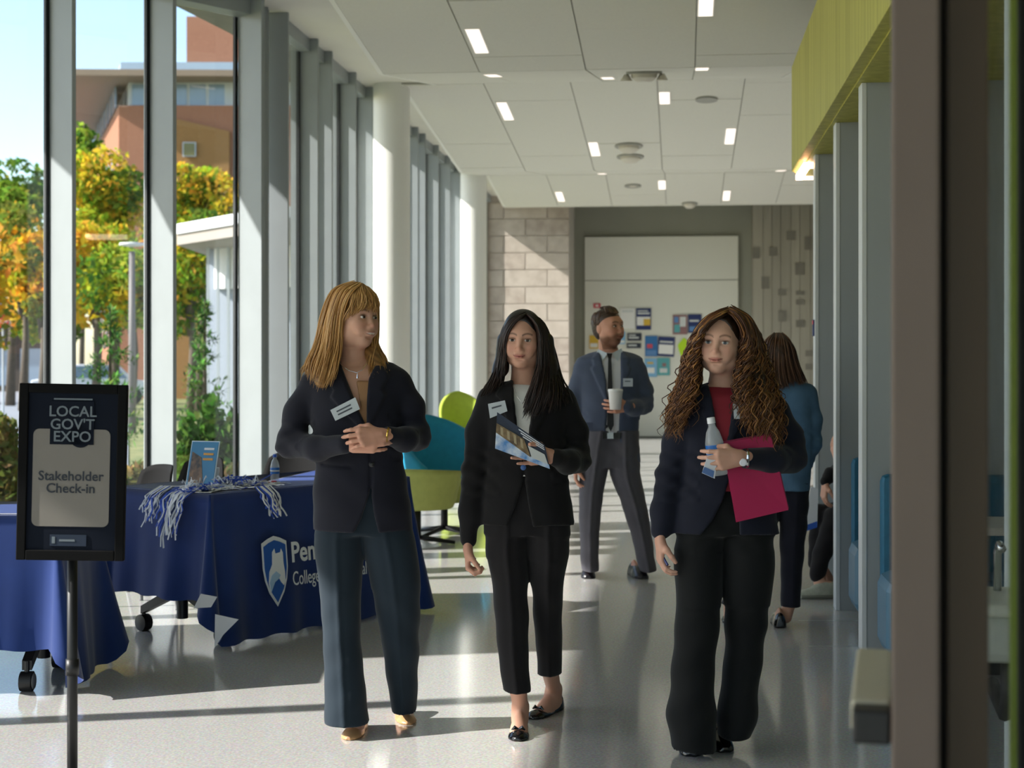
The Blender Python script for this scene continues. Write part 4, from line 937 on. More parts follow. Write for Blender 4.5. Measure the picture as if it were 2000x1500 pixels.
# ================================================================== PEOPLE: signed distance fields turned into one smooth surface
def axis(lo, hi, h, fine, hf):
    xs = [lo]
    while xs[-1] < hi:
        x = xs[-1]; xs.append(x + (hf if any(a - h <= x <= b for a, b in fine) else h))
    return np.array(xs, np.float32)
class Field:
    def __init__(s, lo, hi, h, boxes=(), hf=.0032):
        s.x, s.y, s.z = [axis(lo[i], hi[i], h, [(b[0][i], b[1][i]) for b in boxes], hf) for i in range(3)]
        s.D = np.full((len(s.x), len(s.y), len(s.z)), .2, np.float32)
    def sl(s, lo, hi):
        r = []
        for a, l, h in zip((s.x, s.y, s.z), lo, hi): r.append(slice(max(0, int(np.searchsorted(a, l)) - 1), int(np.searchsorted(a, h)) + 1))
        return tuple(r)
    def co(s, sl): return s.x[sl[0]][:, None, None], s.y[sl[1]][None, :, None], s.z[sl[2]][None, None, :]
    def add(s, fn, lo, hi, k=.01, op='u', pad=.05):
        sl = s.sl([a - pad for a in lo], [b + pad for b in hi])
        if any(q.stop <= q.start for q in sl): return
        d = fn(*s.co(sl)).astype(np.float32); e = s.D[sl]
        if op == 'u':
            h = np.maximum(k - np.abs(d - e), 0) / max(k, 1e-6); s.D[sl] = np.minimum(d, e) - h * h * k * .25
        elif op == 's':
            d = -d; h = np.maximum(k - np.abs(d - e), 0) / max(k, 1e-6); s.D[sl] = np.maximum(d, e) + h * h * k * .25
        elif op == 'o': s.D[sl] = e + d
    def seg(s, a, b, ra, rb, k=.01, flat=None, op='u'):
        a = np.array(a, float); b = np.array(b, float); m = max(ra, rb)
        ba = b - a; L2 = max(float(ba @ ba), 1e-9)
        def fn(X, Y, Z):
            t = np.clip(((X - a[0]) * ba[0] + (Y - a[1]) * ba[1] + (Z - a[2]) * ba[2]) / L2, 0, 1)
            dx, dy, dz = X - a[0] - t * ba[0], Y - a[1] - t * ba[1], Z - a[2] - t * ba[2]
            if flat is not None:
                n, q = flat; p = dx * n[0] + dy * n[1] + dz * n[2]; dx = dx + p * n[0] * (1 / q - 1); dy = dy + p * n[1] * (1 / q - 1); dz = dz + p * n[2] * (1 / q - 1)
            return np.sqrt(dx * dx + dy * dy + dz * dz) - (ra + (rb - ra) * t)
        s.add(fn, np.minimum(a, b) - m, np.maximum(a, b) + m, k, op)
    def chain(s, pts, rs, k=.012, flat=None):
        for i in range(len(pts) - 1): s.seg(pts[i], pts[i + 1], rs[i], rs[i + 1], k, flat)
    def ell(s, c, r, k=.01, op='u', R=None):
        c = np.array(c, float); m = max(r)
        def fn(X, Y, Z):
            x, y, z = X - c[0], Y - c[1], Z - c[2]
            if R is not None: x, y, z = (R[0][0] * x + R[1][0] * y + R[2][0] * z), (R[0][1] * x + R[1][1] * y + R[2][1] * z), (R[0][2] * x + R[1][2] * y + R[2][2] * z)
            q = np.sqrt((x / r[0]) ** 2 + (y / r[1]) ** 2 + (z / r[2]) ** 2) + 1e-6
            g = np.sqrt((x / r[0] ** 2) ** 2 + (y / r[1] ** 2) ** 2 + (z / r[2] ** 2) ** 2) + 1e-6
            return q * (q - 1) / g
        s.add(fn, c - m, c + m, k, op)
    def loft(s, rows, k=.01, p=2.2, crease=0., shrink=0., zmin=None, zmax=None, op='u'):
        """rows: (w, uc, vc, a, b) level ellipses"""
        r = np.array(sorted(rows), float); w = r[:, 0]
        lo = (float((r[:, 1] - r[:, 3]).min()), float((r[:, 2] - r[:, 4]).min()), zmin if zmin is not None else w[0]); hi = (float((r[:, 1] + r[:, 3]).max()), float((r[:, 2] + r[:, 4]).max()), zmax if zmax is not None else w[-1])
        def fn(X, Y, Z):
            z = Z.ravel(); q = [pch(z, w, r[:, i])[None, None, :] for i in (1, 2, 3, 4)]
            a = np.maximum(q[2] - shrink, .012); b = np.maximum(q[3] - shrink, .012)
            e = (np.abs((X - q[0]) / a) ** p + np.abs((Y - q[1]) / b) ** p) ** (1 / p)
            d = (e - 1) * np.minimum(a, b)
            if crease: d = d - crease * np.exp(-((X - q[0]) / .012) ** 2) * (Y < q[1])
            return np.maximum(d, np.maximum(Z - hi[2], lo[2] - Z))
        s.add(fn, lo, hi, k, op)
    def mesh(s):
        D = s.D; D[0] = D[-1] = .2; D[:, 0] = D[:, -1] = .2; D[:, :, 0] = D[:, :, -1] = .2
        S = D < 0; nx, ny, nz = D.shape
        cnt = np.zeros((nx - 1, ny - 1, nz - 1), np.int8)
        for i in (0, 1):
            for j in (0, 1):
                for k in (0, 1): cnt += S[i:nx - 1 + i, j:ny - 1 + j, k:nz - 1 + k]
        I, J, K = np.nonzero((cnt > 0) & (cnt < 8)); n = len(I)
        idx = np.full(cnt.shape, -1, np.int32); idx[I, J, K] = np.arange(n)
        P = np.zeros((n, 3)); C = np.zeros(n)
        cor = [(i, j, k) for i in (0, 1) for j in (0, 1) for k in (0, 1)]
        for a in cor:
            for ax in range(3):
                if a[ax]: continue
                b = list(a); b[ax] = 1
                da = D[I + a[0], J + a[1], K + a[2]]; db = D[I + b[0], J + b[1], K + b[2]]
                m = (da < 0) != (db < 0); t = np.where(m, da / np.where(m, da - db, 1), 0)
                pa = np.stack((s.x[I + a[0]], s.y[J + a[1]], s.z[K + a[2]]), 1); pb = np.stack((s.x[I + b[0]], s.y[J + b[1]], s.z[K + b[2]]), 1)
                P += np.where(m[:, None], pa + (pb - pa) * t[:, None], 0); C += m
        P /= np.maximum(C, 1)[:, None]
        Q = []
        for ax in range(3):
            A = S[:-1] if ax == 0 else S[:, :-1] if ax == 1 else S[:, :, :-1]; B = S[1:] if ax == 0 else S[:, 1:] if ax == 1 else S[:, :, 1:]
            i, j, k = np.nonzero(A != B); flip = A[i, j, k]
            o = [(0, 0, 0)] * 4; b, c = [q for q in range(3) if q != ax]
            e = []
            for (p, q) in ((0, 0), (1, 0), (1, 1), (0, 1)):
                t = [i.copy(), j.copy(), k.copy()]; t[b] = t[b] - 1 + p; t[c] = t[c] - 1 + q; e.append(idx[t[0], t[1], t[2]])
            f = np.stack(e, 1); fl = flip if ax != 1 else ~flip
            f = np.where(fl[:, None], f, f[:, ::-1]); Q.append(f[(f >= 0).all(1)])
        return P, np.concatenate(Q)
def pch(z, w, v):
    """monotone-ish cubic interpolation"""
    if len(w) < 3: return np.interp(z, w, v)
    d = np.diff(v) / np.maximum(np.diff(w), 1e-6); m = np.concatenate(([d[0]], np.where(d[1:] * d[:-1] > 0, 2 * d[1:] * d[:-1] / (d[1:] + d[:-1] + 1e-9), 0), [d[-1]]))
    i = np.clip(np.searchsorted(w, z) - 1, 0, len(w) - 2); h = w[i + 1] - w[i]; t = np.clip((z - w[i]) / np.maximum(h, 1e-6), 0, 1)
    return (2 * t ** 3 - 3 * t ** 2 + 1) * v[i] + (t ** 3 - 2 * t ** 2 + t) * h * m[i] + (-2 * t ** 3 + 3 * t ** 2) * v[i + 1] + (t ** 3 - t ** 2) * h * m[i + 1]
def polysdf(X, Z, poly):
    """2D signed distance (negative inside) in the u/w plane"""
    d = None; ins = None; n = len(poly)
    for i in range(n):
        ax_, az = poly[i]; bx, bz = poly[(i + 1) % n]; ex, ez = bx - ax_, bz - az
        px, pz = X - ax_, Z - az; t = np.clip((px * ex + pz * ez) / (ex * ex + ez * ez + 1e-12), 0, 1); q = (px - ex * t) ** 2 + (pz - ez * t) ** 2
        d = q if d is None else np.minimum(d, q)
        c = ((az > Z) != (bz > Z)) & (X < (bx - ax_) * (Z - az) / ((bz - az) if abs(bz - az) > 1e-12 else 1e-12) + ax_)
        ins = c if ins is None else ins ^ c
    return np.where(ins, -1, 1) * np.sqrt(d)
def fast_mesh(name, V, Qs, m, colors=None):
    me = bpy.data.meshes.new(name); k = Qs.shape[1]
    me.vertices.add(len(V)); me.vertices.foreach_set('co', np.ascontiguousarray(V, np.float32).ravel())
    me.loops.add(len(Qs) * k); me.loops.foreach_set('vertex_index', np.ascontiguousarray(Qs, np.int32).ravel())
    me.polygons.add(len(Qs)); me.polygons.foreach_set('loop_start', np.arange(0, len(Qs) * k, k, dtype=np.int32))
    me.update(calc_edges=True); me.polygons.foreach_set('use_smooth', np.ones(len(Qs), bool))
    if colors is not None:
        at = me.color_attributes.new('Col', 'FLOAT_COLOR', 'POINT'); c = np.ones((len(V), 4), np.float32); c[:, :3] = colors; at.data.foreach_set('color', c.ravel())
    me.materials.append(m); return me
def rot3(yaw, pitch=0, roll=0):
    cy, sy, cp, sp, cr, sr = math.cos(yaw), math.sin(yaw), math.cos(pitch), math.sin(pitch), math.cos(roll), math.sin(roll)
    Z = np.array([[cy, -sy, 0], [sy, cy, 0], [0, 0, 1]]); Xr = np.array([[1, 0, 0], [0, cp, -sp], [0, sp, cp]]); Yr = np.array([[cr, 0, sr], [0, 1, 0], [-sr, 0, cr]])
    return Yr @ Z @ Xr
M_skin = vmat('skin', .5, .35, sss=.12, bump=.05, bscale=300)
M_hair = vmat('hair', .42, .45)
M_eye = vmat('eye', .12, .6)
SKIN = np.array(lin('d3a48c')); LIP = np.array(lin('b4685f'))
class Person:
    """local frame: u to the picture's right, v away from the camera, w up; pixel coordinates with a depth offset give points"""
    def __init__(s, name, label, d, foot_px, group=None, cat='person'):
        s.d = d; s.u0 = (foot_px - 1000) / F * d
        s.root = empty(name, CW(s.u0, d)); tag(s.root, label, cat, group); s.R = np.array([[ct, -st], [st, ct]])
    def P(s, px, py, v=0.): return ((px - 1000) / F * (s.d + v) - s.u0, v, CH + (HY - py) / F * (s.d + v))
    def m(s, px): return px / F * s.d
    def xyz(s, V):
        V = np.asarray(V, float); o = V.copy(); o[:, 0] = s.R[0, 0] * V[:, 0] + s.R[0, 1] * V[:, 1]; o[:, 1] = s.R[1, 0] * V[:, 0] + s.R[1, 1] * V[:, 1]; return o
    def obj(s, name, V, Q, m, col=None, parent=None, label=None):
        o = child(name, fast_mesh(name, s.xyz(V), Q, m, col), parent or s.root)
        if label: o['label'] = label
        return o
    def field(s, fld, name, m, colfn=None, parent=None, label=None):
        V, Q = fld.mesh(); return s.obj(name, V, Q, m, colfn(V) if colfn else None, parent, label)
    def rows(s, rs):
        """(py, left px, right px, v, half depth) -> loft rows"""
        o = []
        for py, xl, xr, v, b in rs:
            a = s.P(xl, py, v); c = s.P(xr, py, v); o.append((a[2], (a[0] + c[0]) / 2, v, (c[0] - a[0]) / 2, b))
        return o
    def poly(s, pts, v): return [(s.P(px, py, v)[0], s.P(px, py, v)[2]) for px, py in pts]
    def mb(s, b, name, m, parent=None, smooth=False, bevel=0.):
        """mesh builder in local u, v, w"""
        V = s.xyz(np.array(b.v)); b.v = [tuple(q) for q in V]; return b.build(name, m, parent or s.root, smooth, bevel, world=False)

def head_sdf(f, C, R, s=1., male=False, jaw=1.):
    """head of about 0.225 m in field f; face looks along local -y"""
    C = np.array(C, float)
    def T(p): return C + R @ (np.array(p) * s)
    def e(c, r, k, op='u'): f.ell(T(c), [q * s for q in r], k * s, op, R)
    e((0, .014, .036), (.073, .095, .080), .01)
    e((0, -.024, -.022), (.0625 * jaw, .066, .086), .045)
    e((0, -.058, -.088), (.026 * jaw, .022, .022), .035)
    for q in (-1, 1): e((q * .043 * jaw, -.012, -.062), (.022, .03, .03), .035)
    e((0, -.072, .028), (.05, .016, .018), .025)
    for q in (-1, 1): e((q * .038, -.060, -.022), (.024, .022, .02), .03)
    for q in (-1, 1): e((q * .0315, -.094, .0055), (.017, .014, .0115), .016, 's')
    for q in (-1, 1): e((q * .0315, -.0745, .004), (.0155, .0125, .0115), .006)
    f.seg(T((0, -.084, .014)), T((0, -.102, -.028)), .0065 * s, .009 * s, .012 * s)
    e((0, -.104, -.030), (.0095, .009, .008), .008)
    for q in (-1, 1): e((q * .0115, -.095, -.035), (.0065, .008, .006), .008)
    e((0, -.084, -.056), (.026, .016, .018), .02)
    e((0, -.0975, -.0575), (.0215, .0085, .0052), .006); e((0, -.0955, -.0665), (.0185, .0085, .0058), .006)
    for q in (-1, 1):
        f.seg(T((0, -.1015, -.0618)), T((q * .014, -.0985, -.0612)), .0016 * s, .0016 * s, .003 * s, op='s'); f.seg(T((q * .014, -.0985, -.0612)), T((q * .027, -.090, -.0565)), .0016 * s, .0022 * s, .004 * s, op='s')
        e((q * .036, -.072, -.048), (.016, .014, .018), .02)
    e((0, -.088, -.0765), (.014, .008, .004), .012, 's')
    for q in (-1, 1): e((q * .0735, .014, -.008), (.0075, .017, .028), .01)
def head_paint(V, col, C, R, s=1., brow='4a3a2e', lip=LIP, teeth=False, beard=None, stub=None):
    q = ((V - np.array(C)) @ R) / s; x, y, z = q[:, 0], q[:, 1], q[:, 2]; fr = (y < -.045)
    def mix(w, c):
        w = np.clip(w, 0, 1)[:, None]; col[:] = col * (1 - w) + np.array(c) * w
    ck = np.exp(-(((np.abs(x) - .040) / .02) ** 2 + ((z + .03) / .02) ** 2)) * fr; mix(ck * .28, lin('d07f70'))
    mix(np.exp(-((x / .016) ** 2 + ((z + .03) / .013) ** 2)) * fr * .3, lin('cf8472'))
    if beard is not None:
        b = np.clip((-.034 - .35 * np.clip(np.abs(x) - .025, 0, 1) - z) / .02, 0, 1) * (y < .03) * (z > -.135) * np.clip((np.abs(x) * .9 + (-.02 - z)) / .03, 0, 1)
        mix(b * .75 * (1 - np.exp(-((x / .02) ** 2 + ((z + .061) / .008) ** 2))), lin(beard))
    zm = z + .0615 - 6.5 * x * x; lm = np.exp(-((x / .024) ** 4 + (zm / (.0085 * np.sqrt(np.clip(1 - (x / .03) ** 2, .05, 1)))) ** 4)) * (y < -.07); mix(lm * .85, lip)
    if teeth: mix(np.exp(-((x / .019) ** 4 + (zm / .0036) ** 4)) * (y < -.07), lin('efe6dc'))
    for sg in (-1, 1):
        xx = sg * x
        by = .0235 + .008 * (1 - ((xx - .032) / .022) ** 2)
        mix(np.exp(-((z - by) / .0038) ** 2) * (xx > .011) * (xx < .052) * fr * .85, lin(brow))
        mix(np.exp(-(((xx - .0315) / .018) ** 4 + ((z - .004) / .012) ** 4)) * fr * .28, lin('7a5040'))
        mix(np.exp(-(((xx - .032) / .015) ** 4 + ((z - .0115 + 14 * (xx - .0315) ** 2) / .0024) ** 2)) * fr * .8, lin('2a1a14'))
    if not teeth: mix(np.exp(-(zm / .002) ** 2) * (np.abs(x) < .026) * (y < -.07) * .7, lin('6d3530'))
    return col
def eyes(pr, C, R, s, iris='4a3a2c', squint=.6, look=0.):
    for q in (-1, 1):
        c = np.array((q * .0315, -.0806, .0035)); b = MB(); n = 16; rw = []
        for i in range(9):
            t = (i / 8 - .5) * math.pi * .98; row = []
            for j in range(n):
                a = 2 * math.pi * j / n; p = np.array((math.cos(t) * math.cos(a) * .0135, math.cos(t) * math.sin(a) * .0105, math.sin(t) * .0105 * squint)) + c
                row.append(tuple(np.array(C) + R @ (p * s)))
            rw.append(row)
        b.grid(rw, closed=True); V = pr.xyz(np.array(b.v)); loc = ((np.array(b.v) - np.array(C)) @ R) / s - c
        col = np.tile(np.array(lin('d8d2cb')), (len(V), 1)); r = np.hypot(loc[:, 0] - look, loc[:, 2]); col[(r < .0068) & (loc[:, 1] < 0)] = lin(iris); col[(r < .003) & (loc[:, 1] < 0)] = (.005, .005, .005)
        col[(loc[:, 2] > .0072 * squint)] = lin('3a2a22')
        Q = np.array([f for f in b.f]); o = child('eye', fast_mesh('eye', V, Q, M_eye, col), pr.root)
def hand_sdf(f, wrist, fwd, palm, thumb_side, curl=.5, s=1., spread=.1, thumb=(.5, .6), curls=None):
    """wrist point, direction to the knuckles, direction the palm faces, unit sign of the thumb side"""
    w = np.array(wrist, float); fw = np.array(fwd, float); fw /= np.linalg.norm(fw); pn = np.array(palm, float); pn -= fw * (pn @ fw); pn /= np.linalg.norm(pn)
    sd = np.cross(fw, pn) * thumb_side
    L = (.07, .078, .072, .056); base = (.084, .088, .083, .074); off = (.030, .010, -.011, -.030); rad = (.0088, .009, .0086, .0076)
    f.seg(w - fw * .03, w + fw * .02, .021 * s, .021 * s, .01, (pn, .75))
    for i in range(4):
        kn = w + (fw * base[i] + sd * off[i]) * s
        f.seg(w + sd * off[i] * .5 * s, kn, .0155 * s, .0115 * s, .014 * s, (pn, .85))
        c = curl if curls is None else curls[i]; p = kn; ang = 0; d0 = fw + sd * spread * (off[i] / .03); d0 /= np.linalg.norm(d0)
        for j, q in enumerate((.46, .30, .24)):
            ang += c * (.9, 1.1, .7)[j]; dr = d0 * math.cos(ang) + pn * math.sin(ang); e = p + dr * L[i] * q * 1.05 * s
            f.seg(p, e, rad[i] * (1 - .1 * j) * s, rad[i] * (.92 - .1 * j) * s, .004 * s); p = e
    t0 = w + (fw * .022 + sd * .022) * s; t1 = t0 + (fw * .6 + sd * .7 * thumb[0] * 1.6 + pn * .45) / 1.2 * .045 * s
    t2 = t1 + (fw * .85 + sd * .2 * thumb[0] + pn * thumb[1]) / 1.2 * .036 * s; t3 = t2 + (fw * .8 - sd * .15 + pn * thumb[1]) / 1.15 * .028 * s
    f.seg(w + fw * .01 * s, t1, .016 * s, .0125 * s, .014 * s); f.seg(t1, t2, .0118 * s, .0098 * s, .006 * s); f.seg(t2, t3, .0098 * s, .0078 * s, .005 * s)
def shoe_local(toe, ang):
    t = np.array(toe, float); h = np.array((math.sin(ang), math.cos(ang))); sd = np.array((h[1], -h[0]))
    return t, h, sd
def shoe_sdf(f, toe, ang, prof, k=.004, op='u'):
    """prof: (l, half width, height, bottom) from the toe backwards"""
    t, h, sd = shoe_local(toe, ang); pr = np.array(prof, float)
    L = pr[-1, 0]
    def fn(X, Y, Z):
        l = (X - t[0]) * h[0] + (Y - t[1]) * h[1]; q = (X - t[0]) * sd[0] + (Y - t[1]) * sd[1]; shp = l.shape; lr = l.ravel()
        hw = pch(lr, pr[:, 0], pr[:, 1]).reshape(shp); ht = pch(lr, pr[:, 0], pr[:, 2]).reshape(shp); bo = pch(lr, pr[:, 0], pr[:, 3]).reshape(shp)
        zz = (Z - t[2] - bo) / np.maximum(ht, .004)
        e = np.sqrt((q / np.maximum(hw, .004)) ** 2 + np.maximum(zz, 0) ** 2 + 0 * Z) - 1
        d = e * np.minimum(hw, ht)
        return np.maximum(np.maximum(d, bo + t[2] - Z), np.maximum(-l, l - L))
    c = np.array((t[0] + h[0] * L / 2, t[1] + h[1] * L / 2)); f.add(fn, (c[0] - L / 2 - .03, c[1] - L / 2 - .03, t[2]), (c[0] + L / 2 + .03, c[1] + L / 2 + .03, t[2] + .16), k, op)
def strands(pr, guides, n, rad, pal, seed=0, jit=.012, wave=(.0, 30.), curl=None, taper=.5, seg=18, ns=4, tipj=.15, lift=0.):
    """hair strands between neighbouring guide lines (lists of local points)"""
    R = np.random.default_rng(seed); G_ = []
    for g in guides:
        g = np.array(g, float); t = np.concatenate(([0], np.cumsum(np.linalg.norm(np.diff(g, axis=0), axis=1)))); t /= t[-1]
        q = np.linspace(0, 1, seg); G_.append(np.stack([pch(q, t, g[:, i]) for i in range(3)], 1))
    G_ = np.array(G_); V = []; Q = []; Cc = []; base = 0; pal = [np.array(lin(c)) for c in pal]
    for i in range(n):
        a = R.uniform(0, len(G_) - 1.001); k = int(a); fr = a - k; p = G_[k] * (1 - fr) + G_[k + 1] * fr
        L = R.uniform(1 - tipj, 1.); q = np.linspace(0, 1, seg); p = np.stack([np.interp(q * L, q, p[:, j]) for j in range(3)], 1)
        o = R.normal(size=3) * jit; p = p + o[None, :] * (.35 + .65 * q[:, None])
        ph = R.uniform(0, 6.28, 3); w = wave[0] * q ** 1.2
        p[:, 0] += w * np.sin(wave[1] * q + ph[0]); p[:, 1] += w * .7 * np.cos(wave[1] * q * .9 + ph[1])
        if curl:
            amp, fq, st0 = curl; m = amp * np.clip((q - st0) / .2, 0, 1) * R.uniform(.6, 1.25); fq = fq * R.uniform(.8, 1.2)
            p[:, 0] += m * np.sin(fq * q + ph[0]); p[:, 1] += m * np.cos(fq * q + ph[0]); p[:, 2] += m * .3 * np.sin(fq * q * .5 + ph[2])
        d = np.gradient(p, axis=0); d /= np.linalg.norm(d, axis=1)[:, None] + 1e-9
        sdv = np.cross(d, np.array((0.1, .99, 0.05))); sdv /= np.linalg.norm(sdv, axis=1)[:, None] + 1e-9; up = np.cross(sdv, d)
        r = rad * R.uniform(.6, 1.3) * (1 - taper * q ** 2) * np.minimum(1, .4 + 6 * q) * np.minimum(1, .25 + 8 * (1 - q))
        for j in range(ns):
            t = 2 * math.pi * j / ns; V.append(p + sdv * (np.cos(t) * r)[:, None] + up * (np.sin(t) * r * .7)[:, None])
        c = pal[R.integers(len(pal))] * R.uniform(.75, 1.25); c2 = pal[R.integers(len(pal))]; Cc += [c * (1 - .5 * q[:, None]) + c2 * .5 * q[:, None]] * ns
        for j in range(ns):
            j2 = (j + 1) % ns; A = base + j * seg + np.arange(seg - 1); B = base + j2 * seg + np.arange(seg - 1); Q.append(np.stack((A, B, B + 1, A + 1), 1))
        base += ns * seg
    return np.concatenate(V), np.concatenate(Q), np.concatenate(Cc)
def join(parts):
    V = []; Q = []; C = []; b = 0
    for v, q, c in parts: V.append(v); Q.append(q + b); C.append(c); b += len(v)
    return np.concatenate(V), np.concatenate(Q), np.concatenate(C)
def folds(f, lo, hi, amp, fz=38., fx=11., seed=0.):
    def fn(X, Y, Z): return amp * (np.sin(fz * Z + fx * X + 3 * np.sin(9 * X + 6 * Z + seed) + seed) * .6 + .4 * np.sin(fz * 1.7 * Z - fx * 2.1 * X + 7 * Y + seed * 2)) + 0 * X
    f.add(fn, lo, hi, op='o', pad=0)
def raise_poly(f, poly, vmax, amt, soft=.004, lo=None):
    us = [p[0] for p in poly]; ws = [p[1] for p in poly]
    def fn(X, Y, Z):
        m = np.clip(.5 - polysdf(X, Z, poly) / soft, 0, 1); return -amt * m * (Y < vmax)
    f.add(fn, (min(us), -.5, min(ws)), (max(us), vmax, max(ws)), op='o', pad=.01)
def cut_poly(f, poly, v0, v1, k=.004):
    us = [p[0] for p in poly]; ws = [p[1] for p in poly]
    def fn(X, Y, Z): return np.maximum(polysdf(X, Z, poly) + 0 * Y, np.maximum(Y - v1, v0 - Y))
    f.add(fn, (min(us), v0, min(ws)), (max(us), v1, max(ws)), k, 's', pad=.01)
def slab_on(pr, pts, v, t, name, m, parent=None, bend=0.):
    """thin plate whose outline is given in pixels at depth offset v (number or one per corner)"""
    vs_ = v if hasattr(v, '__len__') else [v] * len(pts)
    f_ = [np.array(pr.P(px, py, q)) for (px, py), q in zip(pts, vs_)]; b_ = [p + np.array((0, t, 0)) for p in f_]; n = len(f_); b = MB()
    b.v = [tuple(p) for p in f_] + [tuple(p) for p in b_]; b._f(tuple(range(n))); b._f(tuple(range(2 * n - 1, n - 1, -1)))
    for i in range(n): b._f((i, n + i, n + (i + 1) % n, (i + 1) % n))
    return pr.mb(b, name, m, parent)
# ================================================================== THE PEOPLE
def bounds(rows, chains, mg=.05):
    u = []; v = []; w = []
    for r in rows: u += [r[1] - r[3], r[1] + r[3]]; v += [r[2] - r[4], r[2] + r[4]]; w += [r[0]]
    for pts, rs in chains:
        for p, q in zip(pts, rs): u += [p[0] - q, p[0] + q]; v += [p[1] - q, p[1] + q]; w += [p[2] - q, p[2] + q]
    return (min(u) - mg, min(v) - mg, min(w) - mg), (max(u) + mg, max(v) + mg, max(w) + mg)
def jacket(pr, rows, arms, m, vcut=None, lapels=(), hemcuts=(), h=.0062, label=None, fold=.0035, creases=(), zbot=None, k_arm=.028, name='jacket'):
    rows = pr.rows(rows); lo, hi = bounds(rows, arms); f = Field(lo, hi, h)
    f.loft(rows, .02, 2.3)
    for pts, rs in arms: f.chain(pts, rs, k_arm)
    folds(f, lo, hi, fold * .6, 30, 12, .7)
    for i, (pts, rs) in enumerate(arms):                     # sleeve wrinkles gather at the elbow
        e = pts[2]; folds(f, (e[0] - .1, e[1] - .1, e[2] - .09), (e[0] + .1, e[1] + .1, e[2] + .09), fold, 75, 40 * (-1) ** i, 1.3 + i)
    if vcut: cut_poly(f, pr.poly(vcut, -.1), -.4, .0)
    for lp in lapels: raise_poly(f, pr.poly(lp, -.1), -.02, .011)
    for hc in hemcuts: cut_poly(f, pr.poly(hc, -.1), -.4, .0)
    for (a, b) in creases:                                   # edge of the front panel
        pa, pb = pr.P(a[0], a[1], -.11), pr.P(b[0], b[1], -.11)
        def fn(X, Y, Z):
            t = np.clip(((X - pa[0]) * (pb[0] - pa[0]) + (Z - pa[2]) * (pb[2] - pa[2])) / ((pb[0] - pa[0]) ** 2 + (pb[2] - pa[2]) ** 2), 0, 1)
            return .006 * np.exp(-((X - pa[0] - t * (pb[0] - pa[0])) ** 2 + (Z - pa[2] - t * (pb[2] - pa[2])) ** 2) / .006 ** 2) * (Y < -.02)
        f.add(fn, (min(pa[0], pb[0]) - .02, -.3, min(pa[2], pb[2])), (max(pa[0], pb[0]) + .02, -.02, max(pa[2], pb[2])), op='o', pad=.02)
    return pr.field(f, name, m, label=label)
def trousers(pr, legs, m, crease=.004, h=.0065, label=None, waist=None, top=900, fold=.003):
    L = [pr.rows(l) for l in legs]; wr = pr.rows(waist) if waist else []; zt = pr.P(0, top, 0)[2]; lo, hi = bounds(sum(L, []) + [r for r in wr if r[0] < zt + .1], []); f = Field(lo, hi, h)
    if waist: f.loft(wr, .035, 2.3, shrink=.020, zmin=pr.P(0, 1042 if pr.d < 9 else 912, 0)[2], zmax=zt)
    for l in L: f.loft(l, .018, 2.1, crease)
    folds(f, lo, (hi[0], hi[1], lo[2] + .55), fold, 26, 16, 2.)
    folds(f, (lo[0], lo[1], hi[2] - .35), hi, fold * .7, 40, 30, .4)
    return pr.field(f, 'trousers', m, label=label)
def shirt(pr, rows, top, bottom, m, shrink=.012, cut=None, name='shirt', label=None, h=.006, collar=None):
    rows = pr.rows(rows); lo, hi = bounds(rows, []); zt = pr.P(0, top, -.1)[2]; zb_ = pr.P(0, bottom, -.1)[2]; f = Field((lo[0], lo[1], zb_ - .03), (hi[0], hi[1], zt + .05), h)
    f.loft(rows, .01, 2.3, shrink=shrink, zmin=zb_, zmax=zt); folds(f, (lo[0], lo[1], zb_), (hi[0], hi[1], zt), .002, 50, 20, 3.)
    if cut: cut_poly(f, pr.poly(cut, -.1), -.4, .02)
    return pr.field(f, name, m, label=label)
def body(pr, hd, rows, arms, legs, hands, skin=SKIN, male=False, neck=None, feet=(), brow='4a3a2e', lip=LIP, beard=None, teeth=False, squint=None, chest=.027, jaw=1., paint=True):
    """one continuous figure: head, neck, trunk, limbs, hands and feet"""
    C, R, s = hd; R_ = pr.rows(rows); L = [pr.rows(l) for l in legs]; lo, hi = bounds(R_ + sum(L, []), arms)
    pts = [np.array(C) - .14, np.array(C) + .14] + [np.array(h['wrist']) + q for h in hands for q in (-.14, .14)] + [np.array(t[0]) + q for t in feet for q in (-.28, .28)]
    lo = np.minimum(lo, np.min(pts, 0)); hi = np.maximum(hi, np.max(pts, 0)); lo[2] = max(lo[2], -.02)
    boxes = [(np.array(C) - .125, np.array(C) + .125)] + [(np.array(h['wrist']) - .1, np.array(h['wrist']) + .1) for h in hands]
    f = Field(lo, hi, .011, boxes)
    f.loft(R_, .02, 2.2, shrink=chest)
    for l in L:
        l = sorted(l); f.loft(l, .02, 2., shrink=.028)
    for a, r in arms: f.chain(a, [q * .72 for q in r], .015)
    for ankle, toe, ang, prof in [t for t in feet if len(t) == 4]:
        pass
    for t in feet:
        toe, ang, prof, chain_ = t; shoe_sdf(f, toe, ang, prof, .015)
        if chain_: f.chain(chain_[0], chain_[1], .02)
    nk = neck; f.chain(nk[0], nk[1], .03)
    head_sdf(f, C, R, s, male, jaw)
    for h in hands: hand_sdf(f, **h)
    V, Q = f.mesh(); col = np.tile(np.array(skin), (len(V), 1))
    for h in hands:
        d = np.linalg.norm(V - np.array(h['wrist']), axis=1); w = np.clip(1 - d / .2, 0, 1)[:, None] * .35; col = col * (1 - w) + np.array(lin('c98a74')) * w
    if paint: head_paint(V, col, C, R, s, brow, lip, teeth=teeth, beard=beard)
    return pr.obj('body', V, Q, M_skin, col)
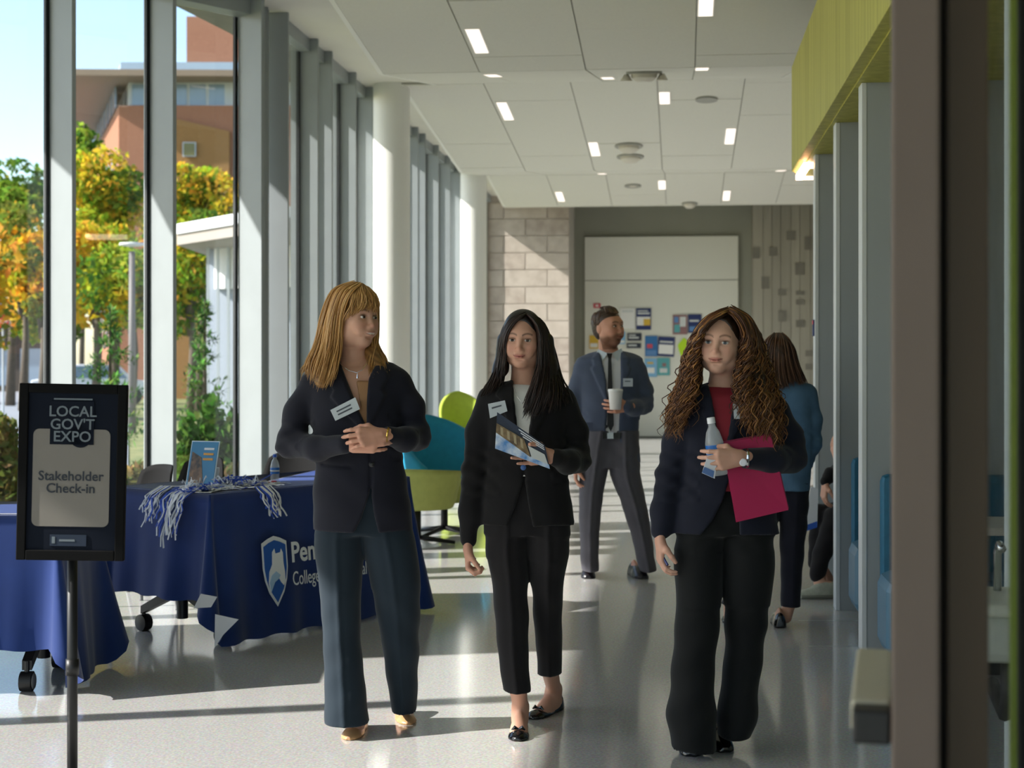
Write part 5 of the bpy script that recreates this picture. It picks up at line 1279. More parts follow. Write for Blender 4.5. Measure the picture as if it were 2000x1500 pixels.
def hair(pr, hd, sets, chains, pal, base, face=(.062, .078, .098), facec=(0, -.112, -.03), cap=(.082, .104, .09), h=.006, label=None, rad=.004, n=260, jit=.01, wave=(.004, 14.), curl=None, extra=None, low=-.03, name='hair', fk=.02):
    C, R, s = hd; C = np.array(C); lo = C - .14; hi = C + .14
    for pts, rs in chains:
        for p, q in zip(pts, rs): lo = np.minimum(lo, np.array(p) - q - .02); hi = np.maximum(hi, np.array(p) + q + .02)
    f = Field(lo, hi, h); T = lambda p: C + R @ (np.array(p) * s)
    f.ell(T((0, .016, .036)), [q * s for q in cap], .01, 'u', R)
    f.ell(T((0, .05, low)), (.07 * s, .06 * s, .08 * s), .02, 'u', R)
    for pts, rs in chains: f.chain(pts, rs, .03)
    f.ell(T(facec), [q * s for q in face], fk, 's', R)
    V, Q = f.mesh(); b = np.array(lin(base)); col = np.tile(b, (len(V), 1)) * (1 + .35 * np.sin(V[:, 0] * 160 + 40 * np.sin(V[:, 2] * 9)))[:, None]
    parts = [(V, Q, col)]
    for i, g in enumerate(sets):
        gl, nn, kw = g if isinstance(g, tuple) else (g, n, {})
        k = dict(rad=rad, jit=jit, wave=wave, curl=curl); k.update(kw)
        parts.append(strands(pr, gl, nn, k.pop('rad'), pal, seed=i + 1, **k))
    V, Q, col = join(parts); return pr.obj(name, V, Q, M_hair, np.clip(col, 0, 1), label=label)
def shoes(pr, items, m, prof, name='shoe', cut=None, h=.005, label=None):
    out = []
    for toe, ang in items:
        lo = np.array(toe) - (.32, .32, .01); hi = np.array(toe) + (.32, .32, .2); f = Field(lo, hi, h); shoe_sdf(f, toe, ang, prof)
        if cut: cut(f, toe, ang)
        out.append(pr.field(f, name, m, label=label))
    return out
def toe_pt(pr, px, py):
    z = F * CH / (py - HY); return ((px - 1000) / F * z - pr.u0, z - pr.d, 0.)
def badge(pr, pts, v, lines=2):
    o = slab_on(pr, pts, v, .006, 'name_badge', M_badge); c = np.mean(np.array(pts, float), 0); p = np.array(pts, float)
    for k in range(lines):
        t0, t1 = .3 + .28 * k, .42 + .28 * k; L = lambda a, b, t: p[a] * (1 - t) + p[b] * t
        q = [L(0, 3, t0), L(1, 2, t0), L(1, 2, t1), L(0, 3, t1)]; q = [q[0] * .82 + q[1] * .18, q[0] * .25 + q[1] * .75, q[3] * .25 + q[2] * .75, q[3] * .82 + q[2] * .18]
        slab_on(pr, [tuple(a) for a in q], v - .0015, .001, 'badge_print', M_bprn, o)
    return o
M_badge = mat('badge_silver', 'b4b9c0', .3, .3); M_bprn = mat('badge_print', '4a4f58', .6)
cloth = lambda n, c, **k: mat(n, c, .8, spec=.2, var=.08, scale=6, bump=.08, bscale=700, sheen=.12, **k)
M_nvy = cloth('navy_black_suiting', '1c1d28'); M_blk2 = cloth('black_suiting', '161517'); M_nv3 = cloth('dark_navy_suiting', '1b1e2c')
M_trs1 = cloth('slate_trousers', '1f2b35'); M_trs2 = cloth('charcoal_trousers', '1c1a1c'); M_trs3 = cloth('black_trousers', '121415')
M_gold = mat('gold_metal', 'd8b25a', .25, 1.); M_silver = mat('silver_metal', 'cfd2d6', .2, 1.); M_btn = mat('dark_button', '0c0c10', .3)
PUMP = [(0, .012, .012, 0), (.02, .03, .022, 0), (.06, .042, .034, 0), (.10, .043, .036, 0), (.16, .034, .044, .0), (.22, .031, .06, .0), (.245, .018, .058, 0)]
FOOT = [(.03, .018, .010, .004), (.06, .030, .024, .004), (.085, .036, .042, .004), (.11, .037, .06, .004), (.16, .031, .085, .004), (.21, .029, .10, .004), (.238, .016, .09, .004)]
LOAF = [(0, .02, .022, 0), (.02, .037, .038, 0), (.06, .046, .055, 0), (.11, .045, .072, 0), (.17, .036, .08, .0), (.24, .035, .082, .0), (.27, .02, .07, 0)]
# ------------------------------------------------------------------ blonde woman, hands clasped
w1 = Person('person', 'woman with blonde hair in a dark blazer, hands clasped, looking right', 6.1, 715, 'walking women')
P = w1.P; hd = (P(692, 622, -.02), rot3(.86, -.02, .03), 1.0)
T_ = [(700, 662, 730, .015, .055), (710, 622, 768, .012, .07), (725, 603, 786, .0, .088), (760, 600, 793, 0, .105), (800, 604, 793, -.005, .116), (850, 610, 789, 0, .11), (900, 615, 787, 0, .106), (950, 613, 796, 0, .115), (1000, 612, 804, 0, .12), (1035, 612, 805, 0, .12)]
aL = ([P(607, 757), P(581, 804), P(566, 868), P(620, 876, -.12), P(673, 868, -.215)], [.050, .051, .051, .046, .037])
aR = ([P(779, 750), P(803, 794), P(814, 852), P(790, 858, -.12), P(760, 851, -.205)], [.050, .051, .051, .046, .037])
lg = [[(1000, 624, 713, 0, .085), (1060, 614, 711, 0, .1), (1130, 622, 707, -.01, .095), (1230, 631, 704, -.03, .085), (1320, 633, 712, -.07, .09), (1410, 635, 720, -.1, .10)],
      [(1000, 702, 796, 0, .085), (1060, 708, 812, 0, .1), (1130, 722, 821, .0, .095), (1230, 742, 819, .03, .085), (1310, 753, 817, .06, .085), (1387, 767, 813, .09, .085)]]
tl, tr = toe_pt(w1, 680, 1447), toe_pt(w1, 798, 1417)
body(w1, hd, T_, [aL, aR], lg, [dict(wrist=P(690, 869, -.232), fwd=(1, -.25, .12), palm=(.1, .95, .1), thumb_side=1, curl=.42), dict(wrist=P(746, 851, -.236), fwd=(-1, -.42, -.05), palm=(-.1, .95, -.2), thumb_side=-1, curl=.5)],
     neck=([P(690, 668, .005), P(690, 725, .02)], [.05, .056]), feet=[(tl, .12, FOOT, None), (tr, -.2, FOOT, None)], brow='6b4d33', teeth=True)
eyes(w1, *hd, iris='4a3626', squint=.72)
jacket(w1, T_, [aL, aR], M_nvy, vcut=[(654, 690), (740, 690), (733, 712), (720, 742), (717, 826), (712, 828)], lapels=[[(654, 706), (636, 738), (652, 762), (646, 775), (700, 832), (712, 826)], [(736, 704), (760, 735), (746, 760), (754, 772), (722, 836), (717, 822), (720, 742)]],
       hemcuts=[[(724, 955), (706, 1012), (686, 1050), (742, 1050), (731, 1005)]], creases=[((722, 836), (724, 960)), ((628, 908), (684, 912))])
shirt(w1, T_, 744, 860, mat('tan_blouse', 'a57a52', .6, var=.05), shrink=.011, cut=[(650, 720), (690, 720), (706, 800), (660, 760)], name='blouse')
trousers(w1, lg, M_trs1, .006, waist=T_, top=850)
M_nude = mat('nude_patent', 'c79a6c', .25, spec=.6)
shoes(w1, [(tl, .12), (tr, -.2)], M_nude, PUMP, 'pump_shoe')
badge(w1, [(645, 801), (694, 776), (703, 799), (655, 822)], -.142)
for (px, py) in ((726, 907),): w1.mb(MB().lathe([(.011, 0), (.011, -.004), (.004, -.006)], P(px, py, -.112), 14, Matrix.Rotation(math.pi / 2, 3, 'X').transposed()), 'button', M_btn)
nk = [P(662, 706, -.07), P(668, 715, -.092), P(682, 724, -.105), P(697, 728, -.108), P(708, 722, -.104), P(716, 710, -.08)]
b_ = MB().tube(nk, .0014, 5); b_.lathe([(.004, 0), (.002, .012), (.0005, .02)], P(698, 739, -.112), 8); w1.mb(b_, 'necklace', M_silver)
c_ = P(757, 851, -.222); w1.mb(MB().tube([(c_[0] + .004 * math.sin(a), c_[1] + .029 * math.cos(a), c_[2] + .031 * math.sin(a)) for a in np.linspace(0, 6.283, 17)], .004, 6), 'bracelet', M_gold)
S1 = [[P(705, 556, -.07), P(685, 574, -.115), P(670, 615, -.10), P(666, 665, -.09), P(655, 720, -.125), P(642, 757, -.14)],
      [P(700, 554, -.03), P(668, 566, -.08), P(650, 615, -.085), P(641, 668, -.085), P(630, 720, -.12), P(620, 760, -.135)],
      [P(695, 553, 0), P(655, 567, -.03), P(634, 615, -.04), P(623, 665, -.05), P(606, 712, -.07), P(602, 742, -.09)],
      [P(690, 553, .05), P(650, 572, .04), P(634, 620, .03), P(620, 680, .01), P(600, 714, -.01), P(588, 728, -.03)],
      [P(695, 555, .08), P(668, 580, .12), P(655, 640, .12), P(648, 700, .10), P(635, 726, .07)]]
S2 = [[P(700, 556, -.05), P(690, 574, -.11), P(684, 600, -.118), P(672, 628, -.108)], [P(706, 555, -.05), P(708, 574, -.105), P(706, 596, -.112), P(697, 611, -.116)], [P(712, 558, -.05), P(722, 574, -.09), P(726, 594, -.098), P(720, 606, -.106)], [P(716, 560, -.04), P(730, 577, -.075), P(736, 598, -.08), P(737, 616, -.075)]]
S3 = [[P(705, 556, .03), P(734, 585, .03), P(733, 640, .03), P(724, 690, -.02), P(716, 734, -.1)], [P(705, 556, .05), P(735, 590, .06), P(730, 650, .06), P(738, 700, -.01), P(742, 734, -.09)], [P(705, 557, .08), P(728, 590, .1), P(724, 660, .09), P(748, 702, .01), P(758, 728, -.06)]]
hair(w1, hd, [(S1, 480, {}), (S2, 170, dict(jit=.004, rad=.0026)), (S3, 230, {})],
     [([P(668, 590, -.03), P(650, 640, -.03), P(638, 700, -.05)], [.045, .04, .03]), ([P(638, 700, -.05), P(628, 745, -.105)], [.035, .026]), ([P(690, 600, .07), P(672, 700, .08)], [.06, .05]), ([P(725, 690, .0), P(738, 722, -.05)], [.03, .026])],
     ['b98a4e', 'c99a5c', '8d6436', 'a97b45', 'd8ad70'], '8a6438', label='shoulder length blonde hair with a fringe', face=(.066, .085, .098), fk=.012, jit=.009, rad=.0034, wave=(.006, 9.))
# ------------------------------------------------------------------ dark haired woman with booklet
w2 = Person('person', 'woman with long straight dark hair in a black suit holding a booklet', 6.1, 1025, 'walking women')
P = w2.P; hd = (P(1020, 663, -.03), rot3(-.12, .1, .03), .95)
T_ = [(742, 1000, 1050, .015, .052), (751, 960, 1092, .012, .068), (765, 942, 1114, 0, .086), (800, 942, 1115, 0, .105), (850, 948, 1108, 0, .108), (900, 947, 1106, 0, .1), (950, 943, 1112, 0, .11), (1000, 938, 1120, 0, .115), (1023, 935, 1122, 0, .115)]
aL = ([P(953, 788), P(934, 842), P(925, 920), P(917, 1000, -.02), P(915, 1054, -.03)], [.047, .047, .044, .04, .034])
aR = ([P(1104, 788), P(1123, 842, .02), P(1128, 896), P(1108, 902, -.12), P(1086, 894, -.2)], [.047, .049, .048, .043, .035])
lg = [[(1000, 950, 1033, 0, .085), (1075, 948, 1032, 0, .095), (1130, 960, 1031, -.02, .085), (1200, 967, 1032, -.05, .07), (1270, 972, 1033, -.08, .065), (1350, 982, 1037, -.10, .062)],
      [(1000, 1025, 1110, 0, .085), (1075, 1029, 1112, 0, .095), (1130, 1036, 1102, 0, .085), (1200, 1042, 1098, .03, .07), (1260, 1046, 1098, .08, .065), (1316, 1050, 1098, .13, .062)]]
tl, tr = toe_pt(w2, 1011, 1449), toe_pt(w2, 1036, 1406)
FF = [(p[0], p[1], p[2], p[3]) for p in FOOT]
body(w2, hd, T_, [aL, aR], lg, [dict(wrist=P(914, 1068, -.038), fwd=(0, -.1, -1), palm=(1, 0, 0), thumb_side=1, curl=.95, s=.95), dict(wrist=P(1074, 891, -.216), fwd=(-1, -.12, .05), palm=(-.1, -1, .1), thumb_side=1, curl=.12, s=.95)],
     neck=([P(1024, 700, .0), P(1024, 745, .02)], [.047, .055]), skin=np.array(lin('cf9f88')), brow='33241e',
     feet=[(tl, .05, FOOT, ([P(1011, 1340, -.08), (tl[0] + .012, tl[1] + .2, .09), (tl[0] + .01, tl[1] + .19, .05)], [.036, .03, .032])), (tr, .55, FOOT, ([P(1073, 1305, .12), (tr[0] + .1, tr[1] + .165, .09), (tr[0] + .09, tr[1] + .15, .05)], [.036, .03, .032]))])
eyes(w2, *hd, iris='33281f', squint=.62)
jacket(w2, T_, [aL, aR], M_blk2, vcut=[(1001, 735), (1047, 735), (1040, 800), (1031, 870), (1022, 902), (1010, 840), (1003, 780)], lapels=[[(1001, 742), (976, 757), (968, 772), (984, 786), (980, 796), (1008, 862), (1021, 904), (1010, 840), (1003, 780)], [(1047, 742), (1074, 757), (1080, 778), (1066, 790), (1070, 800), (1036, 868), (1024, 905), (1040, 800)]],
       hemcuts=[[(1024, 930), (1008, 985), (985, 1040), (1043, 1040), (1032, 985)]], creases=[((1022, 905), (1024, 935))])
shirt(w2, T_, 752, 930, mat('white_knit', 'e8e6e0', .8), shrink=.011)
trousers(w2, lg, M_trs2, .008, waist=T_, top=915)
M_pat = mat('black_patent', '0c0c0f', .15, spec=.7)
FLAT = [(0, .012, .016, 0), (.02, .032, .026, 0), (.05, .041, .032, 0), (.085, .042, .027, 0), (.15, .034, .032, 0), (.21, .033, .06, 0), (.248, .02, .062, 0)]
def flat_cut(f, toe, ang):
    t, h_, sd = shoe_local(toe, ang)
for o_, (toe, ang) in zip(shoes(w2, [(tl, .05), (tr, .55)], M_pat, FLAT, 'flat_shoe'), ((tl, .05), (tr, .55))):
    t, h_, sd = shoe_local(toe, ang); b_ = MB()
    for q in (-1, 1): c0_ = np.array((t[0] + h_[0] * .062, t[1] + h_[1] * .062, .035)); b_.tube([tuple(c0_), tuple(c0_ + np.array((sd[0] * q * .014, sd[1] * q * .014, .006))), tuple(c0_ + np.array((sd[0] * q * .026, sd[1] * q * .026, -.004)))], [.003, .008, .003], 8)
    w2.mb(b_, 'shoe_bow', M_pat, o_)
badge(w2, [(953, 789), (986, 782), (991, 803), (957, 817)], -.134, 1)
w2.mb(MB().lathe([(.011, 0), (.011, -.004), (.004, -.006)], P(1022, 913, -.112), 14, Matrix.Rotation(math.pi / 2, 3, 'X').transposed()), 'button', mat('blue_button', '3a5f9c', .2))
o = MB(); c_ = P(923, 1094, -.062)
w2.mb(MB().lathe([(.004, -.012), (.013, -.008), (.014, .008), (.004, .013)], c_, 12), 'held_tissue', M_lining)
w2.mb(MB().tube([P(1002, 752, -.075), P(1010, 775, -.11), P(1020, 788, -.118), P(1030, 775, -.112), P(1040, 752, -.08)], .0012, 5), 'necklace', M_silver)
G1 = [[P(1028, 612, -.08), P(1016, 620, -.11), P(1000, 634, -.112), P(987, 662, -.1), P(983, 700, -.08), P(980, 732, -.075)], [P(1027, 613, -.08), P(1004, 624, -.1), P(986, 652, -.085), P(981, 690, -.065), P(976, 728, -.06), P(966, 760, -.1)], [P(1026, 612, -.05), P(1000, 624, -.075), P(984, 660, -.06), P(980, 705, -.04), P(964, 748, -.075), P(948, 775, -.1)], [P(1026, 611, .0), P(994, 626, -.02), P(978, 665, -.01), P(972, 715, 0), P(955, 752, -.04), P(940, 775, -.07)], [P(1026, 611, .05), P(1000, 628, .08), P(985, 680, .09), P(980, 735, .08), P(965, 765, .06)]]
G2 = [[P(1028, 612, -.08), P(1039, 620, -.11), P(1050, 634, -.11), P(1057, 662, -.098), P(1056, 705, -.09), P(1040, 755, -.128), P(1026, 798, -.136)], [P(1029, 613, -.08), P(1042, 624, -.105), P(1053, 650, -.095), P(1055, 700, -.09), P(1046, 755, -.125), P(1030, 800, -.135), P(1022, 818, -.135)], [P(1030, 612, -.05), P(1050, 624, -.07), P(1064, 660, -.06), P(1068, 715, -.07), P(1064, 770, -.125), P(1048, 815, -.135)], [P(1030, 611, 0), P(1056, 628, -.02), P(1072, 668, -.02), P(1080, 720, -.04), P(1088, 765, -.1), P(1080, 805, -.13)], [P(1030, 611, .03), P(1058, 632, .04), P(1076, 680, .03), P(1090, 735, 0), P(1108, 768, -.06), P(1116, 790, -.08)], [P(1030, 611, .06), P(1052, 632, .09), P(1065, 690, .1), P(1075, 745, .08)]]
hair(w2, hd, [(G1, 380, {}), (G2, 480, {})], [([P(985, 665, -.0), P(978, 720, .0), P(962, 752, -.04)], [.03, .026, .02]), ([P(1066, 665, -.01), P(1070, 720, -.03), P(1066, 775, -.09)], [.032, .036, .03]), ([P(1024, 660, .07), P(1026, 735, .08)], [.06, .055]), ([P(1066, 775, -.09), P(1046, 805, -.115)], [.028, .016]), ([P(1070, 740, -.04), P(1092, 768, -.06)], [.03, .024])],
     ['241a17', '30221d', '1a1412', '3d2b24'], '1d1513', label='long straight dark brown hair', facec=(0, -.108, -.010), face=(.064, .083, .107), fk=.012, wave=(.003, 9.), jit=.007, rad=.0033)
# ------------------------------------------------------------------ curly haired woman with folder and bottle
w3 = Person('person', 'woman with long curly auburn hair in a navy blazer holding a pink folder', 5.85, 1405, 'walking women')
P = w3.P; hd = (P(1407, 671, -.03), rot3(-.3, .02, .05), 1.0)
T_ = [(748, 1380, 1440, .015, .054), (759, 1346, 1498, .012, .07), (778, 1332, 1526, 0, .09), (820, 1326, 1532, 0, .108), (870, 1328, 1520, 0, .11), (920, 1330, 1510, 0, .105), (980, 1318, 1515, 0, .115), (1040, 1310, 1520, 0, .12)]
aL = ([P(1342, 800), P(1321, 862), P(1306, 930), P(1294, 1000, -.02), P(1290, 1036, -.03)], [.049, .049, .047, .042, .037])
aR = ([P(1518, 806), P(1541, 854, .02), P(1546, 894), P(1508, 898, -.12), P(1458, 895, -.2)], [.049, .053, .053, .047, .038])
lg = [[(1020, 1324, 1420, 0, .09), (1100, 1316, 1412, 0, .1), (1150, 1320, 1410, -.01, .095), (1250, 1318, 1401, -.06, .09), (1330, 1309, 1396, -.1, .1), (1400, 1303, 1400, -.13, .11), (1460, 1312, 1396, -.14, .11)],
      [(1020, 1410, 1508, 0, .09), (1100, 1412, 1513, 0, .1), (1150, 1412, 1508, 0, .095), (1250, 1417, 1493, .0, .09), (1330, 1408, 1483, -.03, .1), (1400, 1400, 1477, -.06, .1), (1434, 1402, 1464, -.07, .1)]]
tl, tr = toe_pt(w3, 1350, 1479), toe_pt(w3, 1417, 1471)
body(w3, hd, T_, [aL, aR], lg, [dict(wrist=P(1289, 1052, -.038), fwd=(0, -.15, -1), palm=(1, .1, 0), thumb_side=1, curl=.55), dict(wrist=P(1446, 894, -.235), fwd=(-1, -.3, -.08), palm=(-.15, .95, .0), thumb_side=-1, curl=.5)],
     neck=([P(1412, 712, .0), P(1412, 750, .02)], [.047, .055]), feet=[(tl, .1, FOOT, None), (tr, -.1, FOOT, None)], brow='6a4a36', skin=np.array(lin('d8ab95')))
eyes(w3, *hd, iris='5a6670', squint=.7)
jacket(w3, T_, [aL, aR], M_nv3, vcut=[(1386, 738), (1438, 738), (1434, 790), (1424, 850), (1412, 885), (1398, 830), (1390, 780)], lapels=[[(1386, 748), (1364, 764), (1360, 780), (1376, 796), (1372, 806), (1398, 868), (1411, 888), (1398, 830)], [(1438, 748), (1462, 766), (1466, 790), (1452, 800), (1454, 810), (1424, 880), (1412, 888), (1424, 850)]],
       hemcuts=[[(1428, 925), (1412, 975), (1392, 1015), (1360, 1056), (1446, 1056), (1440, 960)]], creases=[((1412, 888), (1428, 930))])
shirt(w3, T_, 757, 960, mat('red_knit', '8f2231', .8), shrink=.011)
trousers(w3, lg, M_trs3, .0, fold=.005, waist=T_, top=950)
for o_, (toe, ang) in zip(shoes(w3, [(tl, .1), (tr, -.1)], M_pat, LOAF, 'loafer'), ((tl, .1), (tr, -.1))):
    t, h_, sd = shoe_local(toe, ang); c0_ = np.array((t[0] + h_[0] * .1, t[1] + h_[1] * .1, .066)); b_ = MB()
    b_.tube([tuple(c0_ + np.array((sd[0] * q, sd[1] * q, .006 - 9 * q * q))) for q in np.linspace(-.026, .026, 7)], .0035, 6); w3.mb(b_, 'shoe_buckle', M_gold, o_)
badge(w3, [(1432, 789), (1484, 790), (1486, 819), (1434, 818)], -.138, 1)
c_ = P(1452, 895, -.212)
for k, (m_, r_) in enumerate(((M_silver, .006), (M_gold, .0022))):
    cc = (c_[0] + .012 * (1 if k == 0 else -.6), c_[1], c_[2]); w3.mb(MB().tube([(cc[0], cc[1] + .031 * math.cos(a), cc[2] + .031 * math.sin(a)) for a in np.linspace(0, 6.283, 17)], r_, 6), 'wrist_watch' if k == 0 else 'bracelet', m_)
w3.mb(MB().lathe([(.014, 0), (.014, -.006), (.01, -.008)], P(1451, 903, -.25), 16, Matrix.Rotation(math.pi / 2, 3, 'X').transposed()), 'watch_face', M_lining)
p_ = w3.xyz(np.array([P(1289, 1078, -.055), P(1306, 1102, -.09)])); w3.mb(MB().tube([P(1284, 1068, -.05), P(1304, 1104, -.1)], .0045, 8), 'held_pen', mat('pen_blue', '24306e', .3))
H1 = [[P(1421, 607, -.08), P(1404, 615, -.108), P(1380, 630, -.112), P(1361, 662, -.1), P(1352, 702, -.085), P(1350, 745, -.105), P(1346, 790, -.13)], [P(1420, 607, -.08), P(1390, 621, -.098), P(1362, 655, -.085), P(1352, 700, -.07), P(1348, 745, -.1), P(1340, 790, -.125), P(1330, 840, -.125)], [P(1422, 606, -.05), P(1384, 624, -.065), P(1356, 668, -.05), P(1343, 720, -.05), P(1340, 770, -.1), P(1322, 820, -.11), P(1316, 860, -.1)], [P(1424, 605, 0), P(1384, 628, -.01), P(1354, 680, -.01), P(1338, 730, -.02), P(1318, 775, -.05), P(1304, 820, -.07), P(1300, 850, -.07)], [P(1424, 606, .05), P(1390, 640, .08), P(1362, 700, .09), P(1345, 760, .08), P(1330, 800, .06)]]
H2 = [[P(1423, 607, -.08), P(1436, 615, -.108), P(1450, 634, -.105), P(1458, 665, -.09), P(1455, 710, -.085), P(1446, 755, -.12), P(1448, 805, -.145)], [P(1428, 607, -.08), P(1448, 622, -.095), P(1460, 660, -.08), P(1458, 710, -.08), P(1452, 760, -.12), P(1454, 810, -.145), P(1462, 850, -.14)], [P(1430, 606, -.05), P(1456, 624, -.06), P(1466, 670, -.05), P(1464, 730, -.07), P(1474, 780, -.13), P(1480, 830, -.145), P(1486, 865, -.14)], [P(1430, 605, 0), P(1464, 630, -.01), P(1482, 685, -.01), P(1490, 740, -.04), P(1500, 790, -.11), P(1508, 840, -.14), P(1520, 885, -.14)], [P(1430, 605, .03), P(1466, 635, .04), P(1490, 695, .04), P(1506, 750, .0), P(1522, 795, -.06), P(1524, 850, -.1)], [P(1430, 606, .06), P(1460, 640, .1), P(1482, 710, .11), P(1496, 770, .09), P(1510, 810, .06)]]
hair(w3, hd, [(H1, 400, dict(seg=40, jit=.014)), (H2, 560, dict(seg=40, jit=.015))], [([P(1362, 690, -.02), P(1350, 745, -.03), P(1335, 790, -.07)], [.034, .036, .028]), ([P(1458, 680, -.02), P(1470, 745, -.05), P(1485, 800, -.1)], [.036, .042, .034]), ([P(1412, 670, .07), P(1420, 760, .08)], [.065, .06]), ([P(1335, 790, -.07), P(1322, 830, -.08)], [.028, .018]), ([P(1485, 800, -.1), P(1498, 845, -.11)], [.034, .02])],
     ['5a3722', '7a4d2b', '4a2d1c', '8f5f34', '3a2417', 'a87840'], '2f1e13', label='long curly auburn hair', facec=(0, -.105, -.004), face=(.066, .086, .108), fk=.012, rad=.0032, curl=(.011, 48., .25), wave=(.006, 8.))
# ------------------------------------------------------------------ bearded man with a paper cup
mn = Person('person', 'bearded man in a blue grey suit and black tie holding a white cup', 10.35, 1200)
P = mn.P; hd = (P(1188, 640, -.03), rot3(.78, -.04, .0), 1.08)
T_ = [(684, 1172, 1212, .02, .065), (691, 1146, 1240, .015, .08), (702, 1126, 1256, 0, .1), (740, 1128, 1254, 0, .125), (800, 1136, 1250, 0, .12), (850, 1140, 1246, 0, .12), (890, 1142, 1250, 0, .125), (904, 1144, 1251, 0, .125)]
aL = ([P(1138, 724), P(1122, 772, .02), P(1117, 830, .03), P(1120, 880, .0), P(1124, 905, -.03)], [.062, .06, .056, .05, .043])
aR = ([P(1245, 726), P(1258, 764, .02), P(1258, 790), P(1240, 797, -.13), P(1224, 794, -.24)], [.062, .062, .058, .052, .044])
lg = [[(840, 1142, 1202, 0, .12), (915, 1133, 1188, 0, .115), (980, 1131, 1176, -.02, .1), (1040, 1132, 1171, -.03, .09), (1114, 1135, 1169, -.03, .10)], [(840, 1188, 1248, 0, .12), (915, 1190, 1250, 0, .115), (980, 1212, 1262, 0, .1), (1040, 1231, 1272, 0, .09), (1114, 1249, 1282, 0, .10)]]
tl, tr = toe_pt(mn, 1149, 1131), toe_pt(mn, 1258, 1131)
body(mn, hd, T_, [aL, aR], lg, [dict(wrist=P(1226, 794, -.245), fwd=(-1, -.35, -.02), palm=(-.4, .75, .1), thumb_side=-1, curl=.5, s=1.1), dict(wrist=P(1124, 908, -.035), fwd=(0, -.1, -1), palm=(1, 0, 0), thumb_side=1, curl=.5, s=1.1)],
     neck=([P(1187, 665, .01), P(1188, 695, .03)], [.062, .066]), feet=[(tl, .05, FOOT, None), (tr, -.25, FOOT, None)], brow='4a3426', beard='6a4530', lip=np.array(lin('a5655a')), jaw=1.08, skin=np.array(lin('cc957c')))
eyes(mn, *hd, iris='3a2c22', squint=.5)
M_sj = cloth('blue_grey_suiting', '4d566a'); M_st = cloth('grey_trousers', '57555c')
jacket(mn, T_, [aL, aR], M_sj, vcut=[(1170, 670), (1214, 668), (1213, 700), (1212, 760), (1208, 850), (1224, 915), (1166, 915), (1182, 850), (1187, 790), (1182, 740)], h=.0085,
       lapels=[[(1170, 682), (1156, 700), (1160, 714), (1154, 720), (1186, 790), (1182, 740)], [(1214, 680), (1230, 698), (1226, 712), (1232, 718), (1212, 770), (1213, 720)]], label='blue grey suit jacket hanging open')
shirt(mn, T_, 688, 850, mat('white_cotton_shirt', 'dfdfe2', .8), shrink=.014, h=.008)
trousers(mn, lg, M_st, .008, h=.008, waist=T_, top=846)
slab_on(mn, [(1185, 690), (1196, 690), (1194, 700), (1199, 830), (1193, 843), (1186, 830), (1188, 700)], [-.1, -.1, -.128, -.132, -.132, -.132, -.128], .008, 'neck_tie', mat('black_tie', '101014', .5))
b_ = MB(); 
slab_on(mn, [(1168, 682), (1187, 690), (1176, 706), (1164, 692)], [-.04, -.085, -.095, -.06], .006, 'shirt_collar', mat('pale_blue_collar', 'cdd8e2', .7)); slab_on(mn, [(1214, 680), (1195, 690), (1206, 705), (1217, 690)], [-.04, -.085, -.095, -.06], .006, 'shirt_collar', mat('pale_blue_collar', 'cdd8e2', .7))
slab_on(mn, [(1178, 845), (1212, 845), (1212, 857), (1178, 857)], -.128, .01, 'belt', M_pat); slab_on(mn, [(1186, 845), (1198, 845), (1198, 857), (1186, 857)], -.132, .006, 'belt_buckle', M_silver)
badge(mn, [(1217, 739), (1236, 739), (1236, 755), (1217, 755)], -.142, 1); slab_on(mn, [(1144, 825), (1158, 825), (1158, 840), (1144, 842)], -.122, .006, 'pocket_flap', M_sj)
shoes(mn, [(tl, .05), (tr, -.25)], mat('dark_leather', '1d1b20', .3, spec=.5), [(l, w_ * 1.1, h_, b2) for l, w_, h_, b2 in LOAF], 'dress_shoe')
for py in (797, 833): mn.mb(MB().lathe([(.011, 0), (.011, -.004), (.004, -.006)], P(1184, py, -.122), 12, Matrix.Rotation(math.pi / 2, 3, 'X').transposed()), 'button', M_btn)
C_, R_m, s_ = hd; T = lambda p: tuple(np.array(C_) + R_m @ (np.array(p) * s_))
def scalp(az, el, k=1.): 
    return T((.0785 * k * math.cos(el) * math.sin(az), .016 - .101 * k * math.cos(el) * math.cos(az), .036 + .089 * k * math.sin(el)))
sets = [([[scalp(az, .55 + .1 * abs(az), 1.04), scalp(az * 1.1, 1.0, 1.07), scalp(az * 1.6, 1.4, 1.05), scalp(math.pi - az * .6, 1.2, 1.03)] for az in (-1.0, -.5, 0., .5, 1.0)], 260, dict(rad=.0035, jit=.003)),
        ([[scalp(az, .75, 1.03), scalp(az, .35, 1.025), scalp(az, -.1, 1.0), scalp(az, -.5, .96)] for az in (1.45, 1.9, 2.5, 3.14, 3.8, 4.4, 4.84)], 300, dict(rad=.003, jit=.002))]
hair(mn, hd, sets, [], ['4b3526', '5d4330', '3a291d', '6d5238'], '3c2a1e', label='short brown hair', face=(.078, .085, .11), facec=(0, -.098, -.05), cap=(.0775, .1, .087), low=-.0, fk=.006)
